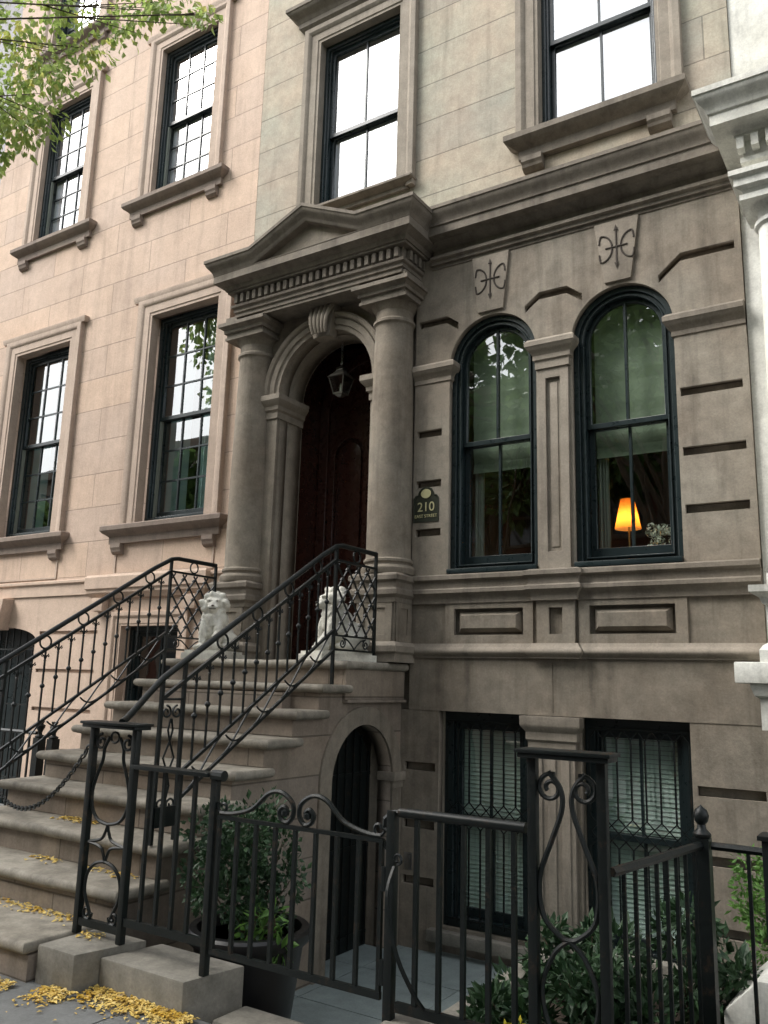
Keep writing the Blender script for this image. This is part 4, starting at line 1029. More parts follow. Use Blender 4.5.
def lion(loc, rz, lab, turn=0.):
    """seated lion, faces -y; body on the plinth, one forepaw on a ball"""
    L = thing('lion_statue', loc, lab, 'statue', 'seated stone lions on the landing')
    B = []
    def e(c, r, rot=(0,0,0)): B.append((Vector(c), r, rot))
    e((0,.12,.17), (.105,.15,.12)); e((0,.02,.24), (.095,.11,.15), (rad(-28),0,0)); e((0,-.03,.31), (.105,.09,.13))      # rump, back, chest
    for s in (-1, 1):
        e((s*.09,.12,.12), (.055,.12,.085)); e((s*.10,.02,.075), (.04,.10,.035))                                       # haunch, hind foot
        e((s*.062,-.09,.20), (.036,.042,.13)); 
    e((-.062,-.10,.10), (.030,.034,.07)); e((-.062,-.125,.062), (.036,.055,.024)); 
    e((.062,-.13,.14), (.030,.045,.055), (rad(20),0,0)); e((.066,-.165,.128), (.032,.045,.024), (rad(25),0,0))               # paw on the ball
    c, s_ = math.cos(turn), math.sin(turn)
    def h(x, y, z): return (x*c-(y)*s_, x*s_+y*c-.05, z)
    def he(x, y, z, r, rot=(0,0,0)): e(h(x, y, z), r, (rot[0], rot[1], rot[2]+turn))
    he(0,0,.455, (.082,.088,.085)); he(0,-.07,.435, (.045,.05,.042)); he(0,-.10,.425, (.032,.028,.028)); he(0,-.075,.395, (.032,.035,.020))
    he(0,-.085,.462, (.018,.04,.022), (rad(35),0,0)); he(-.03,-.075,.485, (.026,.022,.016)); he(.03,-.075,.485, (.026,.022,.016))
    for s in (-1, 1): he(s*.068,.0,.525, (.022,.014,.024)); he(s*.024,-.108,.418, (.019,.018,.017))
    rnd = random.Random(5)
    for k in range(46):  # mane: locks round the face and down the chest
        a = rnd.uniform(0, 2*PI); rr = .090+rnd.uniform(-.010, .010); yy = rnd.uniform(-.045, .06)
        he(rr*math.cos(a), yy, .452+rr*math.sin(a)*1.02, (.025,.032,.036), (rnd.uniform(-.6,.6), rnd.uniform(-.6,.6), 0))
    for k in range(46):
        a = rnd.uniform(PI*1.02, PI*1.98); z = rnd.uniform(.22, .40); rr = .085-.02*abs(z-.33)/.1
        e((rr*math.cos(a)*.95, -.03+rr*math.sin(a)*1.0, z), (.022,.020,.045), (rnd.uniform(-.4,.4), rnd.uniform(-.3,.3), a))
    for k in range(20):
        a = rnd.uniform(0, PI); z = rnd.uniform(.30, .42); e((.085*math.cos(a), -.0+.06*math.sin(a), z), (.022,.02,.035))
    for k in range(14):  # tail curled round the haunch
        t = k/13; a = rad(100)-rad(150)*t; e((.145*math.cos(a)*-1, .13+.13*math.sin(a), .045+.01*t), (.020,.020,.018))
    e((-.14,-.03,.06), (.03,.03,.026))
    me = blobmesh(B, .0075)
    bm = bmesh.new(); bm.from_mesh(me)
    for v in bm.verts:
        q = noise.noise(v.co*45)*.0035+noise.noise(v.co*110)*.0015; v.co += v.normal*q
        v.co.z = max(v.co.z, .03)
    bm.to_mesh(me); bm.free()
    MX = Matrix.Translation(loc) @ Matrix.Rotation(rz, 4, 'Z') @ Matrix.Diagonal((1.22, 1.12, 1.04, 1))
    me.transform(Matrix.Translation((0,0,.05))); me.transform(MX); link('body', me, M['statue'], L, smooth=True)
    g = MB(); g.lathe([(.012, -.058)]+[(.06*math.cos(a), .06*math.sin(a)) for a in [rad(-70+14*k) for k in range(11)]]+[(.008, .0595)], (.062,-.175,.118), 18); me = g.mesh(); autosmooth(me); me.transform(Matrix.Translation((0,0,0))); me.transform(MX); link('ball', me, M['statue'], L)
    g = MB(); g.box(-.17,.17,-.245,.255,.0,.055); g.box(-.15,.15,-.225,.235,.0551,.08); me = g.mesh(); me.transform(MX); link('plinth', me, M['statue'], L)
    # darker carved eyes, nose and mouth
    g = MB()
    for s in (-1, 1): q = h(s*.03, -.093, .482+.05-.0); g.lathe([(0, -.007), (.008, 0), (0, .007)], (q[0], q[1], q[2]-.004), 8)
    q = h(0, -.128, .482); g.lathe([(0, -.009), (.013, 0), (.009, .007), (0, .009)], q, 8)
    q1, q2 = h(-.025, -.118, .455), h(.025, -.118, .455); g.tube([q1, h(0, -.128, .452), q2], .004, 5)
    me = g.mesh(); me.transform(MX); link('face_carving', me, M['carve'], L)
    return L
lion((-5.79, 5.98, 9*RIS), rad(20), 'pale stone seated lion with a ball at the far railing, face turned this way', turn=rad(16))
lion((-4.37, 6.02, 9*RIS), rad(-22), 'pale stone seated lion behind the near railing lattice, seen in profile', turn=rad(-18))

# ------------------------------------------------------------------ plants
def leafquad(g, p, d, L, W, up=None):
    """a folded leaf: two quads along d"""
    d = d.normalized(); s = d.cross(up or Vector((random.gauss(0,1), random.gauss(0,1), random.gauss(0,1)))).normalized(); n = s.cross(d)
    a = p; b = p+d*L*.5; c = p+d*L-n*L*.12
    g.add([a, b+s*W*.5+n*W*.12, c, b-s*W*.5+n*W*.12, b-n*W*.05], [(0,4,1), (4,2,1), (0,3,4), (4,3,2)])
def rv(s=1.): 
    while True:
        v = Vector((random.uniform(-1,1), random.uniform(-1,1), random.uniform(-1,1)))
        if .01 < v.length < 1: return v*s
def leafy(name, base, c, r, nleaf, L, W, m, lab, cat, stems=10, clumps=14, parent=None, hang=False):
    T = thing(name, base, lab, cat) if parent is None else parent
    g = MB(); st = MB(); cs = []
    for k in range(clumps):
        v = rv(); cs.append((Vector(c)+Vector((v.x*r[0], v.y*r[1], v.z*r[2])), random.uniform(.28, .5)*min(r)))
    for q, rr in cs[:stems]:
        b = Vector(base)+Vector((random.uniform(-.05,.05), random.uniform(-.05,.05), 0)); mid = b.lerp(q, .5)+rv(.04); st.tube([b, mid, q], .009, 5, r2=.003)
    for i in range(nleaf):
        q, rr = random.choice(cs); v = rv()
        p = q+v.normalized()*rr*random.uniform(.5, 1.05); d = (v+Vector((0,0,random.uniform(-.4,.5)))).normalized()
        leafquad(g, p, d, L*random.uniform(.6,1.2), W*random.uniform(.7,1.2))
    g.to('foliage', m, T, fix=False); st.to('stem', M['bark'], T)
    return T
# planter with shrub behind the gate
PC = (-3.43, 3.98)
POT = thing('planter_pot', (PC[0], PC[1], -.6), 'tall black tapered planter behind the iron gate at the stoop side', 'planter')
def sqr(g, hw0, z0, hw1, z1):
    a = [(PC[0]+sx*hw0, PC[1]+sy*hw0, z0) for sx, sy in ((-1,-1),(1,-1),(1,1),(-1,1))]; b = [(PC[0]+sx*hw1, PC[1]+sy*hw1, z1) for sx, sy in ((-1,-1),(1,-1),(1,1),(-1,1))]
    g.add(a+b, [(0,1,5,4),(1,2,6,5),(2,3,7,6),(3,0,4,7),(3,2,1,0),(4,5,6,7)])
g = MB(); g.lathe([(.20, 0), (.215, .02), (.315, .74), (.315, .75), (.28, .75), (.29, .70), (.0, .70)], (PC[0], PC[1], -.6), 36); g.to('pot_body', M['plastic'], POT, smooth=35)
g = MB(); g.lathe([(.316, .74), (.345, .745), (.355, .765), (.355, .80), (.34, .815), (.30, .815), (.295, .80), (.295, .755)], (PC[0], PC[1], -.6), 36); g.to('pot_rim', M['plastic'], POT, smooth=35)
g = MB(); g.lathe([(.0, .155), (.28, .155), (.29, .15)], (PC[0], PC[1], .0), 24); g.to('pot_soil', M['soil'], POT)
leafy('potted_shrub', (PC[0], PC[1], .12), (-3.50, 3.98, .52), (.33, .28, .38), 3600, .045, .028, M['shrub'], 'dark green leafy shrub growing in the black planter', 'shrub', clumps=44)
leafy('potted_flower', (PC[0]+.15, PC[1]-.1, .15), (-3.17, 3.88, .24), (.17, .14, .10), 120, .09, .03, M['bright'], 'low bright green strappy plant at the front of the planter', 'plant', clumps=10)
leafy('round_shrub', (-.80, 5.3, .0), (-.78, 5.30, .45), (.26, .24, .30), 3600, .045, .02, M['bright'], 'bright green feathery round shrub behind the side fence', 'shrub', clumps=36)
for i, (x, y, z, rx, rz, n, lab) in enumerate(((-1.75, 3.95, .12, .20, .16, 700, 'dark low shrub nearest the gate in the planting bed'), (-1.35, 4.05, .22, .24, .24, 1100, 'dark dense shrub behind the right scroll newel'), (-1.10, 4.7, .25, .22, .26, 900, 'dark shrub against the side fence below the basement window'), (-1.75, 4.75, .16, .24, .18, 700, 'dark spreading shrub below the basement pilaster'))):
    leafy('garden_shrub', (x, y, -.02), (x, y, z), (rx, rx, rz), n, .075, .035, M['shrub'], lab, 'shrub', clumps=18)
YF = thing('yellow_flower', (-1.62, 3.66, -.02), 'small yellow flowering plant behind the front fence', 'flower')
for nm, mt, n_, L in (('petals', M['yellow'], 60, .035), ('foliage', M['bright'], 90, .07)):
    g = MB()
    for q in range(n_):
        p = Vector((-1.62+random.gauss(0,.05), 3.66+random.gauss(0,.03), random.uniform(.10,.18) if nm == 'petals' else random.uniform(0,.14))); leafquad(g, p, rv(), L, L*.5)
    g.to(nm, mt, YF, fix=False)

# fallen leaves
g = MB()
def drop(x, y, z, s=.021):
    a = random.uniform(0, 2*PI); d = Vector((math.cos(a), math.sin(a), random.uniform(-.12,.25))); leafquad(g, Vector((x, y, z+.003+random.random()*.007)), d, s*random.uniform(.5,1.9), s*random.uniform(.4,1.3), Vector((random.uniform(-.4,.4), random.uniform(-.4,.4), 1)))
for i in range(1350):   # drift along the foot of the long block
    x = random.uniform(-4.0, -3.08); k = abs(random.gauss(0, .075)); yb = 3.235 if x > -3.80 else 3.10
    drop(x, yb-.008-k*(1-.3*(x+3.5)), max(0, .012*(1-k/.1)))
for i in range(1050):    # foot of the first step
    x = random.uniform(-5.4, -4.15); k = abs(random.gauss(0, .07)); drop(x, 3.0-k, max(0, .008*(1-k/.1)))
for i in range(60): drop(random.uniform(-5.5, -2.5), random.uniform(2.2, 3.05), 0)
for i in range(340):    # on the first step
    x = random.uniform(-5.5, -4.2)+0; drop(x, 3.50-abs(random.gauss(0, .05)), .197)
for i in range(45): drop(random.uniform(-4.1, -3.95), 3.36+random.gauss(0, .04), .19)
for k, x0, x1, n in ((2, -4.7, -4.15, 60), (2, -5.2, -4.9, 50), (3, -5.35, -4.95, 130)):
    for i in range(n): drop(random.uniform(x0, x1), 5.67-TR*(9-k)+TR+.02-abs(random.gauss(0, .05)), k*RIS, .025)
lf = g.to('fallen_leaves', M['fallen'], fix=False); tag(lf, 'yellow fallen leaves drifted along the steps and blocks', 'fallen leaves', kind='stuff')

# ------------------------------------------------------------------ tan house on the left
TN = thing('tan_house', (-9.1, F, -.6), 'pale tan ashlar house with multi-pane sash windows left of the portico', 'house')
TL, TRR = -11.72, XL-.004
def rr4(x0, x1, z0, z1): return (x0, x1, z0, z1)
TW = [(-7.87, -6.73, 3.40, 6.04), (-10.66, -9.47, 3.40, 6.04), (-8.12, -7.08, 7.78, 9.98), (-10.62, -9.60, 7.78, 9.98), (-8.0, -7.0, 11.55, 13.3), (-10.75, -9.62, 11.1, 13.2)]
TB = [(-7.95, -7.0, .9, 2.17)]
DA = (-10.35, 1.35, .80, -.6)
tw = plate(rect(TL, TRR, 2.75, 14), [rect(*t) for t in TW], F+.0, F+.30); link('wall', tw, M['tan'], TN)
hd = [(DA[0]-.78, -.59), (DA[0]+.78, -.59), (DA[0]+.78, 2.02)]+[(DA[0]+.78*math.cos(PI*i/16), 2.02+.16*math.sin(PI*i/16)) for i in range(1, 16)]+[(DA[0]-.78, 2.02)]
tw = plate(rect(TL, TRR, -.6, 2.749), [rect(*t) for t in TB]+[hd]+[slot(-9.50, -8.38, z, .022) for z in (2.10, 1.635, 1.17, .7)], F+.0, F+.03)
link('base_wall', tw, M['tanplain'], TN)
tw = plate(rect(TL, TRR, -.6, 2.749), [rect(*t) for t in TB]+[hd], F+.0305, F+.30); link('base_wall', tw, M['tanplain'], TN)
g = MB(); g.box(TL, TL+.2, F+.301, 13, -.6, 14); g.box(TRR-.2, TRR, F+.301, 13, 11.4, 14); g.box(TL+.201, TRR-.201, 12.8, 13, -.6, 14); g.to('side_walls', M['brick'], TN)
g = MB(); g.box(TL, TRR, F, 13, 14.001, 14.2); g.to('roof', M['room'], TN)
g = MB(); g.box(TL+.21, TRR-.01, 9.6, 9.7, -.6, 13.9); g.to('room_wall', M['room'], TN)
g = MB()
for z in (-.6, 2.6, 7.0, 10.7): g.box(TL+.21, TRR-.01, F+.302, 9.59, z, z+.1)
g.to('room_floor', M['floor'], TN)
for i, (x0, x1, z0, z1) in enumerate(TW):
    sash_window(TN, x0, x1, z0, z1, F+(.12 if i < 2 else .05), 3, 3, M['frame'], M['glass'] if i < 2 else M['glassup'], ('curtains', M['tealcurtain'], z0) if i < 2 else ('flat', M['panewhite'], z0), lightpost=i < 4)
    surround(TN, x0, x1, z0-.03, z1, F, .24 if i < 2 else .22, M['tantrim'], .05)
    c = .245 if i < 2 else .225
    g = MB(); g.sweep([(x0-c, F+.02), (x0-c, F), (x1+c, F), (x1+c, F+.02)], [(-.02, z1+c-.04), (.06, z1+c-.04), (.065, z1+c-.02), (.075, z1+c+.02), (.075, z1+c+.035), (-.02, z1+c+.05)], HZ); g.to('window_cap', M['tantrim'], TN, smooth=25)
for (x0, x1, z0, z1) in ((-8.36, -6.38, 3.15, 3.37), (-11.0, -9.10, 3.15, 3.37), (-8.55, -6.74, 7.53, 7.75), (-11.0, -9.20, 7.53, 7.75), (-8.4, -6.6, 11.3, 11.5), (-11.0, -9.25, 10.85, 11.05)):
    stone_sill(TN, x0, x1, z0, z1, F, .13, M['tansill'])
    if z0 < 4:
        pf = plate(rect(x0+.17, x1-.17, 2.78, 3.148), [rect(x0+.20, x1-.20, 2.80, 3.147)], F-.012, F-.001); link('apron', pf, M['tantrim'], TN)
g = MB(); g.sweep([(TL, F), (TRR, F)], [(-.0, 2.56), (.02, 2.56), (.02, 2.70), (.045, 2.715), (.045, 2.745), (0, 2.76)], HZ); g.to('water_table', M['tanplain'], TN, smooth=25)
g = MB(); g.sweep([(-8.50, F+.02), (-8.50, F-.04), (-6.62, F-.04), (-6.62, F+.02)], [(-.1, 2.50), (.0, 2.50), (.02, 2.53), (.05, 2.56), (.05, 2.60), (.07, 2.61), (.07, 2.745), (.05, 2.775), (-.1, 2.79)], HZ); g.to('basement_hood', M['tanplain'], TN, smooth=25)
for x in (-8.42, -6.90):
    g = MB(); g.box(x, x+.2, F-.10, F-.001, 2.34, 2.499); g.to('hood_bracket', M['tanplain'], TN, bevel=.01)
for t in TB:
    sash_window(TN, *t, F+.12, 2, 1, M['frame'], M['glass'])
    surround(TN, *t, F, .16, M['tanplain'], .04)
# arched entrance hood: bevelled ring, arched iron door behind
g = MB(); g.prism([(DA[0]-.12, 2.14), (DA[0]+.17, 2.14), (DA[0]+.24, 2.54), (DA[0]-.19, 2.54)], -.02, .16, VZ(F)); g.to('keystone', M['tanplain'], TN, bevel=.01)
g = MB(); g.box(DA[0]-.78, DA[0]+.78, F+.22, F+.28, -.6, 2.3); dr = g.to('basement_door', M['frame'], TN)
g = MB()
for i in range(11): x = DA[0]-.72+.144*i; g.tube([(x, F+.12, -.5), (x, F+.12, 2.05+.2*math.sqrt(max(0, 1-((x-DA[0])/.8)**2)))], .011, 4)
for z in (.3, 1.2, 1.9): g.tube([(DA[0]-.77, F+.12, z), (DA[0]+.77, F+.12, z)], .014, 4)
g.to('grille', M['iron'], dr)
# low fence of the tan house with two urn posts
TF = thing('yard_fence', (-7.1, 5.0, 0), 'low iron fence with urn topped posts before the tan house', 'fence')
for x in (-6.95, -6.75):
    g = MB(); g.box(x-.04, x+.04, 4.96, 5.04, 0, 1.02); g.lathe([(.04, 0), (.045, .015), (.02, .03), (.018, .05), (.038, .09), (.042, .11), (.02, .125), (.03, .14), (.03, .15)], (x, 5.0, 1.02), 12); g.to('post', M['iron'], TF, smooth=35)
g = MB(); g.tube([(-10, 5.0, 1.06), (-7.0, 5.0, 1.06)], .018, 6); g.to('rail', M['iron'], TF); g = MB(); g.tube([(-10, 5.0, .1), (-7.0, 5.0, .1)], .014, 4); g.to('rail', M['iron'], TF)
for i in range(22):
    g = MB(); x = -7.1-.13*i; g.tube([(x, 5.0, .1), (x, 5.0, 1.06)], .011, 4); g.to('bar', M['iron'], TF)

# grey house further left
GH = thing('grey_house', (-14, F, -.6), 'pale grey stone house at the far left edge beyond the tan one', 'house')
g = MB(); g.box(-18, TL-.004, F+.05, 13, -.6, 14); g.to('wall', M['grey'], GH)
g = MB(); g.box(-18, TL-.004, F-.15, F+.049, 6.6, 6.9); g.box(-18, TL-.004, F-.3, F+.049, 13.4, 14.0); g.to('cornice', M['grey'], GH, bevel=.02)
for (x, z) in ((-13.6, 3.4), (-15.8, 3.4), (-13.6, 8.2), (-15.8, 8.2)):
    sash_window(GH, x-.5, x+.5, z, z+2.2, F-.02, 2, 2, M['frame'], M['glass'])

# ------------------------------------------------------------------ white neighbour on the right
WH = thing('white_house', (1.2, F, -.6), 'white painted house with white columned porch at the right edge', 'house')
g = MB(); g.box(XR+.004, 4.6, F+.02, 13, -.6, 12); g.to('wall', M['white'], WH)
WP = MB(); WP.box(-1.12, 2.2, 6.06, F+.019, 1.66, 1.80); wp = WP.to('porch_floor', M['white'], WH, bevel=.012)
g = MB(); g.sweep([(-.98, F+.02), (-.98, 6.14), (2.1, 6.14), (2.1, F+.02)], [(-.1, 1.36), (.0, 1.36), (.0, 1.56), (.03, 1.58), (.05, 1.64), (.05, 1.659), (-.1, 1.659)], HZ); g.to('porch_apron', M['white'], WH, smooth=30)
for (cxx) in (-.68, 1.85):
    cy_ = 6.34; hw = .26
    g = MB(); g.box(cxx-hw+.03, cxx+hw-.03, cy_-.2, cy_+.2, 1.801, 2.26)
    g.to('column_pedestal', M['white'], WH, bevel=.01)
    g = MB(); pth = [(cxx-hw+.03, cy_+.2), (cxx-hw+.03, cy_-.2), (cxx+hw-.03, cy_-.2), (cxx+hw-.03, cy_+.2)]
    g.sweep(pth+[pth[0]], [(-.0, 2.18), (.02, 2.19), (.035, 2.23), (.08, 2.26), (.09, 2.265), (.09, 2.31), (.0, 2.32)], HZ); g.sweep(pth+[pth[0]], [(-.0, 1.801), (.05, 1.801), (.05, 1.88), (.03, 1.91), (.0, 1.93)], HZ); g.to('pedestal_moulding', M['white'], WH, smooth=25)
    g = MB(); g.box(cxx-.22, cxx+.22, cy_-.18, cy_+.20, 2.28, 2.40); g.to('plinth', M['white'], WH, bevel=.008)
    r0, r1 = .165, .145
    prof = [(r0+.045, 2.401), (r0+.055, 2.43), (r0+.045, 2.46), (r0+.015, 2.47), (r0+.03, 2.49), (r0+.02, 2.51), (r0, 2.54)]+[(r0-(r0-r1)*(i/10)**1.8, 2.54+(5.0-2.54)*i/10) for i in range(1, 11)]+[(r1+.025, 5.02), (r1+.025, 5.05), (r1, 5.06), (r1, 5.13), (r1+.05, 5.17)]
    g = MB(); g.lathe(prof, (cxx, cy_+.01, 0), 32); g.to('column', M['white'], WH, smooth=30)
    g = MB(); g.box(cxx-.23, cxx+.23, cy_-.22, cy_+.24, 5.171, 5.215)
    g.sweep([(cxx-.2, F), (cxx-.2, cy_-.2), (cxx+.2, cy_-.2), (cxx+.2, F)], [(-.1, 5.216), (.0, 5.216), (.02, 5.25), (.06, 5.27), (.06, 5.33), (.09, 5.35), (.09, 5.39), (-.1, 5.40)], HZ); g.to('capital', M['white'], WH, smooth=25)
pw = [(-.86, F+.02), (-.86, 6.16), (2.1, 6.16), (2.1, F+.02)]
g = MB(); g.sweep(pw, [(-.2, 5.40), (.0, 5.40), (.0, 5.46), (.03, 5.48), (.03, 5.52), (.01, 5.53), (.01, 5.66), (.06, 5.68), (.06, 5.70), (.12, 5.73), (.20, 5.745), (.20, 5.83), (.215, 5.84)]+cyma(.22, 5.85, .29, 5.97)+[(.30, 5.975), (.30, 6.02), (-.2, 6.10)], HZ); g.to('porch_entablature', M['white'], WH, smooth=25)
g = MB(); x = -.9
while x < 2.1: g = MB(); g.box(x, x+.05, 6.06, 6.15, 5.56, 5.655); g.to('dentil', M['white'], WH); x += .10
g = MB(); g.box(-.85, 2.09, 6.17, F+.01, 5.45, 5.50); g.to('porch_ceiling', M['white'], WH)
for k in range(3):
    g = MB(); g.prism([(0, 1.359), (.4, 1.359), (.36, 1.20), (.2, 1.10), (.05, .95), (0, .9)], -.9+1.2*k, -.75+1.2*k, lambda a, b, h: (h, F+.02-a, b)); g.to('porch_bracket', M['white'], WH, bevel=.008)
g = MB(); g.box(.2, 1.2, F-.01, F+.019, 1.8, 4.6); g.to('porch_door', M['frame'], WH, bevel=.01)

# ------------------------------------------------------------------ across the street (seen in the panes)
def far_house(x0, x1, h, m, lab, floors=4):
    T = thing('far_house', ((x0+x1)/2, -15, 0), lab, 'house', 'row of houses across the street')
    g = MB(); g.box(x0, x1, -24, -15, -.1, h); g.to('wall', m, T)
    g = MB(); g.box(x0, x1, -14.999, -14.5, h-.7, h-.1); g.to('cornice', M['farstone'], T, bevel=.03)
    n = 3; w = (x1-x0)/n
    for f in range(floors):
        z = 1.8+f*(h-2.5)/floors
        for i in range(n):
            cx = x0+w*(i+.5); g = MB(); g.box(cx-.55, cx+.55, -14.999, -14.93, z, z+1.9); o = g.to('window', M['farglass'], T)
            g = MB(); add_mesh(g, plate(rect(cx-.68, cx+.68, z-.12, z+2.05), [rect(cx-.54, cx+.54, z+.01, z+1.89)], -14.998, -14.88, m=None)); g.box(cx-.53, cx+.53, -14.93, -14.9, z+.9, z+1.0); g.to('frame', M['farstone'], o)
xs = [-64, -57.5, -51, -44.5, -38, -31.5, -25.5, -19.5, -13.5, -7.5, -1.5, 4.5, 11]
for i, (a, b) in enumerate(zip(xs[:-1], xs[1:])):
    wd = ('red brick', 'pale stone')[i % 2]
    far_house(a, b-.01, [12.6, 13.4, 12.2, 13.0][i % 4], M['brick'] if i % 2 == 0 else M['farstone'], '%s row house across the street, %s' % (wd, ('mirrored in the panes', 'taller than its neighbour', 'with low roofline', 'with a deep cornice')[i % 4]))
def tree(x, y, h, r, n, L, m, lab, cz=None, trunk=.18, seed=1, group='street trees', clumps=60, squash=.7, limb=7):
    rn = random.Random(seed)
    T = thing('street_tree', (x, y, 0), lab, 'tree', group)
    cz = cz or h-r*squash
    g = MB(); top = Vector((x+rn.uniform(-.3,.3), y+rn.uniform(-.3,.3), cz))
    g.tube([(x, y, -.05), (x+.03, y, 1.2), (x-.05, y+.05, 3.0), top.lerp(Vector((x, y, 3)), .3), top], trunk, 10, r2=trunk*.25)
    cl = []
    for k in range(clumps):
        v = Vector((rn.gauss(0,1), rn.gauss(0,1), rn.gauss(0,1))).normalized()*rn.uniform(.35, 1.)**.6
        cl.append((Vector((x+v.x*r, y+v.y*r, cz+v.z*r*squash)), rn.uniform(.12, .26)*r))
    for q, rr in cl[:max(limb, clumps//3)]:
        s = Vector((x, y, rn.uniform(2.6, cz))); md = s.lerp(q, .55)+Vector((0, 0, .3)); g.tube([s, md, q], trunk*.28, 6, r2=.012)
    g.to('trunk', M['bark'], T, smooth=50)
    g = MB()
    for i in range(n):
        q, rr = cl[rn.randrange(len(cl))]; v = Vector((rn.gauss(0,1), rn.gauss(0,1), rn.gauss(0,1))).normalized()
        p = q+v*rr*rn.uniform(.3, 1.05); d = (v+Vector((0, 0, rn.uniform(-1.0, .3)))).normalized()
        leafquad(g, p, d, L*rn.uniform(.7, 1.25), L*.72*rn.uniform(.7, 1.2))
    g.to('crown', m, T, fix=False); return T
for i, (x, y, h, r) in enumerate(((-27, -12.3, 11, 3.4), (-19, -12.4, 15.5, 4.6), (-12.5, -12.3, 17.5, 5.2), (-6, -12.4, 17, 5.0), (1.5, -12.3, 15, 4.6), (-35, -12.4, 10.5, 3.4))):
    tree(x, y, h, r, 9000, .44, M['leaffar'], 'leafy street tree on the far pavement mirrored in the panes', seed=20+i, group='trees across the street', clumps=44, squash=.95, trunk=.22)
# overhanging tree on the near pavement, trunk out of the picture on the left
def near_tree():
    T = thing('overhanging_tree', (-9.4, .9, 0), 'street tree whose green and yellow leaves hang over the top left corner', 'tree')
    rn = random.Random(11); base = Vector((-9.4, .9, 0)); g = MB()
    top = Vector((-9.2, 1.2, 7.2)); g.tube([base+Vector((0,0,-.05)), base+Vector((.05,0,2)), base+Vector((.0,.1,4.5)), top], .24, 12, r2=.10)
    cl = []
    # leaf sprays: many around the trunk (out of view) and a few reaching over the facade
    for k in range(70):
        v = Vector((rn.gauss(0,1), rn.gauss(0,1), rn.gauss(0,1))).normalized()*rn.uniform(.3,1)**.5
        q = Vector((-10.2+v.x*2.9, .6+v.y*3.0, 8.6+v.z*2.2)); cl.append((q, rn.uniform(.35,.6), 150))
    sprays = [(-6.65,3.7,6.5,.33), (-6.35,3.75,6.32,.26), (-6.0,3.7,6.28,.2), (-6.55,3.8,6.9,.32), (-6.05,3.7,6.75,.28), (-5.65,3.8,6.85,.24), (-5.3,3.9,6.98,.2), (-5.7,3.6,6.45,.14), (-4.95,3.8,6.9,.17), (-4.6,3.7,6.68,.14), (-4.3,3.7,6.5,.12), (-4.08,3.7,6.38,.08), (-5.0,3.6,7.1,.2), (-6.95,3.8,6.75,.3), (-6.9,3.7,6.2,.22), (-6.3,3.5,7.1,.3), (-5.8,3.6,7.2,.3), (-4.7,3.8,7.0,.16), (-6.55,3.7,6.12,.12)]
    for x, y, z, r in sprays: cl.append((Vector((x, y, z)), r, int(900*r*r*2.3)+18))
    for i, (q, rr, n) in enumerate(cl):
        if (i < 70 and i % 3 == 0) or (i >= 70 and i % 3 == 0):
            s = top.lerp(base, rn.uniform(0, .2)); md = s.lerp(q, .6)+Vector((0, 0, .35)); g.tube([s, md, q], .03 if i < 70 else .013, 6, r2=.004)
            if i >= 70:
                for k in range(3): g.tube([md.lerp(q, rn.uniform(.4,1)), q+Vector((rn.uniform(-1,1), rn.uniform(-1,1), rn.uniform(-1,.5)))*rr], .006, 4, r2=.002)
    g.to('trunk', M['bark'], T, smooth=50)
    g = MB()
    for q, rr, n in cl:
        L = .13 if rr > .345 else .066
        for i in range(n):
            v = Vector((rn.gauss(0,1), rn.gauss(0,1), rn.gauss(0,1))).normalized(); p = q+v*rr*rn.uniform(.15,1.1)
            leafquad(g, p, (v*.6+Vector((0,0,-rn.uniform(.2,1.2)))).normalized(), L*rn.uniform(.7,1.3), L*.8*rn.uniform(.7,1.2))
    g.to('crown', M['leaf'], T, fix=False)
near_tree()
tree(3.2, -.9, 10.5, 3.6, 5200, .22, M['leaffar'], 'street tree beside the viewer shading the lower wall', cz=7.6, seed=5, group='street trees', clumps=60)
tree(-3.6, -1.0, 10.5, 3.2, 4600, .22, M['leaffar'], 'street tree behind the viewer near the kerb', cz=7.9, seed=9, group='street trees', clumps=60)

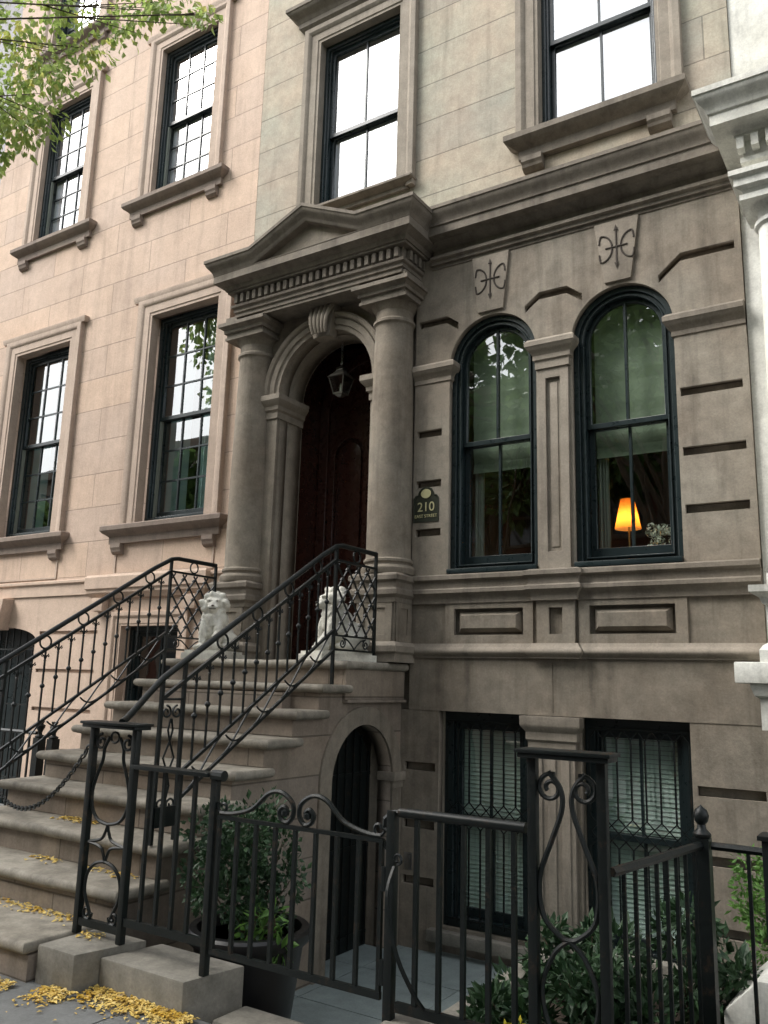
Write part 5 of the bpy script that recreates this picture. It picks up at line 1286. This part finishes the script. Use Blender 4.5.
# ------------------------------------------------------------------ camera, light, world
cam = bpy.data.cameras.new('camera'); co = bpy.data.objects.new('camera', cam); COL.objects.link(co)
R = ((0.8410543, 0.5402811, 0.02690708), (-0.08543974, 0.18179079, -0.97961837), (-0.53416076, 0.82161331, 0.1990574))
co.matrix_world = Matrix(((R[0][0], -R[1][0], -R[2][0], 0), (R[0][1], -R[1][1], -R[2][1], 0), (R[0][2], -R[1][2], -R[2][2], 1.6), (0, 0, 0, 1)))
cam.sensor_fit = 'VERTICAL'; cam.sensor_height = 36; cam.lens = 839.68/1024*36; cam.clip_end = 600; cam.clip_start = .05
S.camera = co
W = bpy.data.worlds.new('World'); S.world = W; W.use_nodes = True; nt = W.node_tree; nt.nodes.clear()
out = nt.nodes.new('ShaderNodeOutputWorld'); bg = nt.nodes.new('ShaderNodeBackground'); sky = nt.nodes.new('ShaderNodeTexSky')
sky.sky_type = 'NISHITA'; sky.sun_disc = False; EL, AZ = rad(48), rad(232)
sky.sun_elevation = EL; sky.sun_rotation = AZ; sky.dust_density = 3; sky.air_density = 1.2
hs = nt.nodes.new('ShaderNodeHueSaturation'); hs.inputs['Saturation'].default_value = .22
nt.links.new(sky.outputs[0], hs.inputs['Color']); nt.links.new(hs.outputs[0], bg.inputs[0]); nt.links.new(bg.outputs[0], out.inputs[0]); bg.inputs[1].default_value = .15
sl = bpy.data.lights.new('sun', 'SUN'); sl.energy = 1.3; sl.angle = rad(25); sl.color = (1, .96, .9); so_ = bpy.data.objects.new('sun', sl); COL.objects.link(so_)
d = Vector((math.sin(AZ)*math.cos(EL), math.cos(AZ)*math.cos(EL), math.sin(EL)))   # towards the sun
so_.rotation_euler = d.to_track_quat('Z', 'Y').to_euler(); so_.location = (0, 0, 20)
S.view_settings.view_transform = 'Standard'; S.view_settings.look = 'None'; S.view_settings.exposure = 1.4; S.view_settings.gamma = 1
S.cycles.max_bounces = 6; S.cycles.transparent_max_bounces = 12; S.cycles.use_denoising = True
S.cycles.caustics_reflective = False; S.cycles.caustics_refractive = False
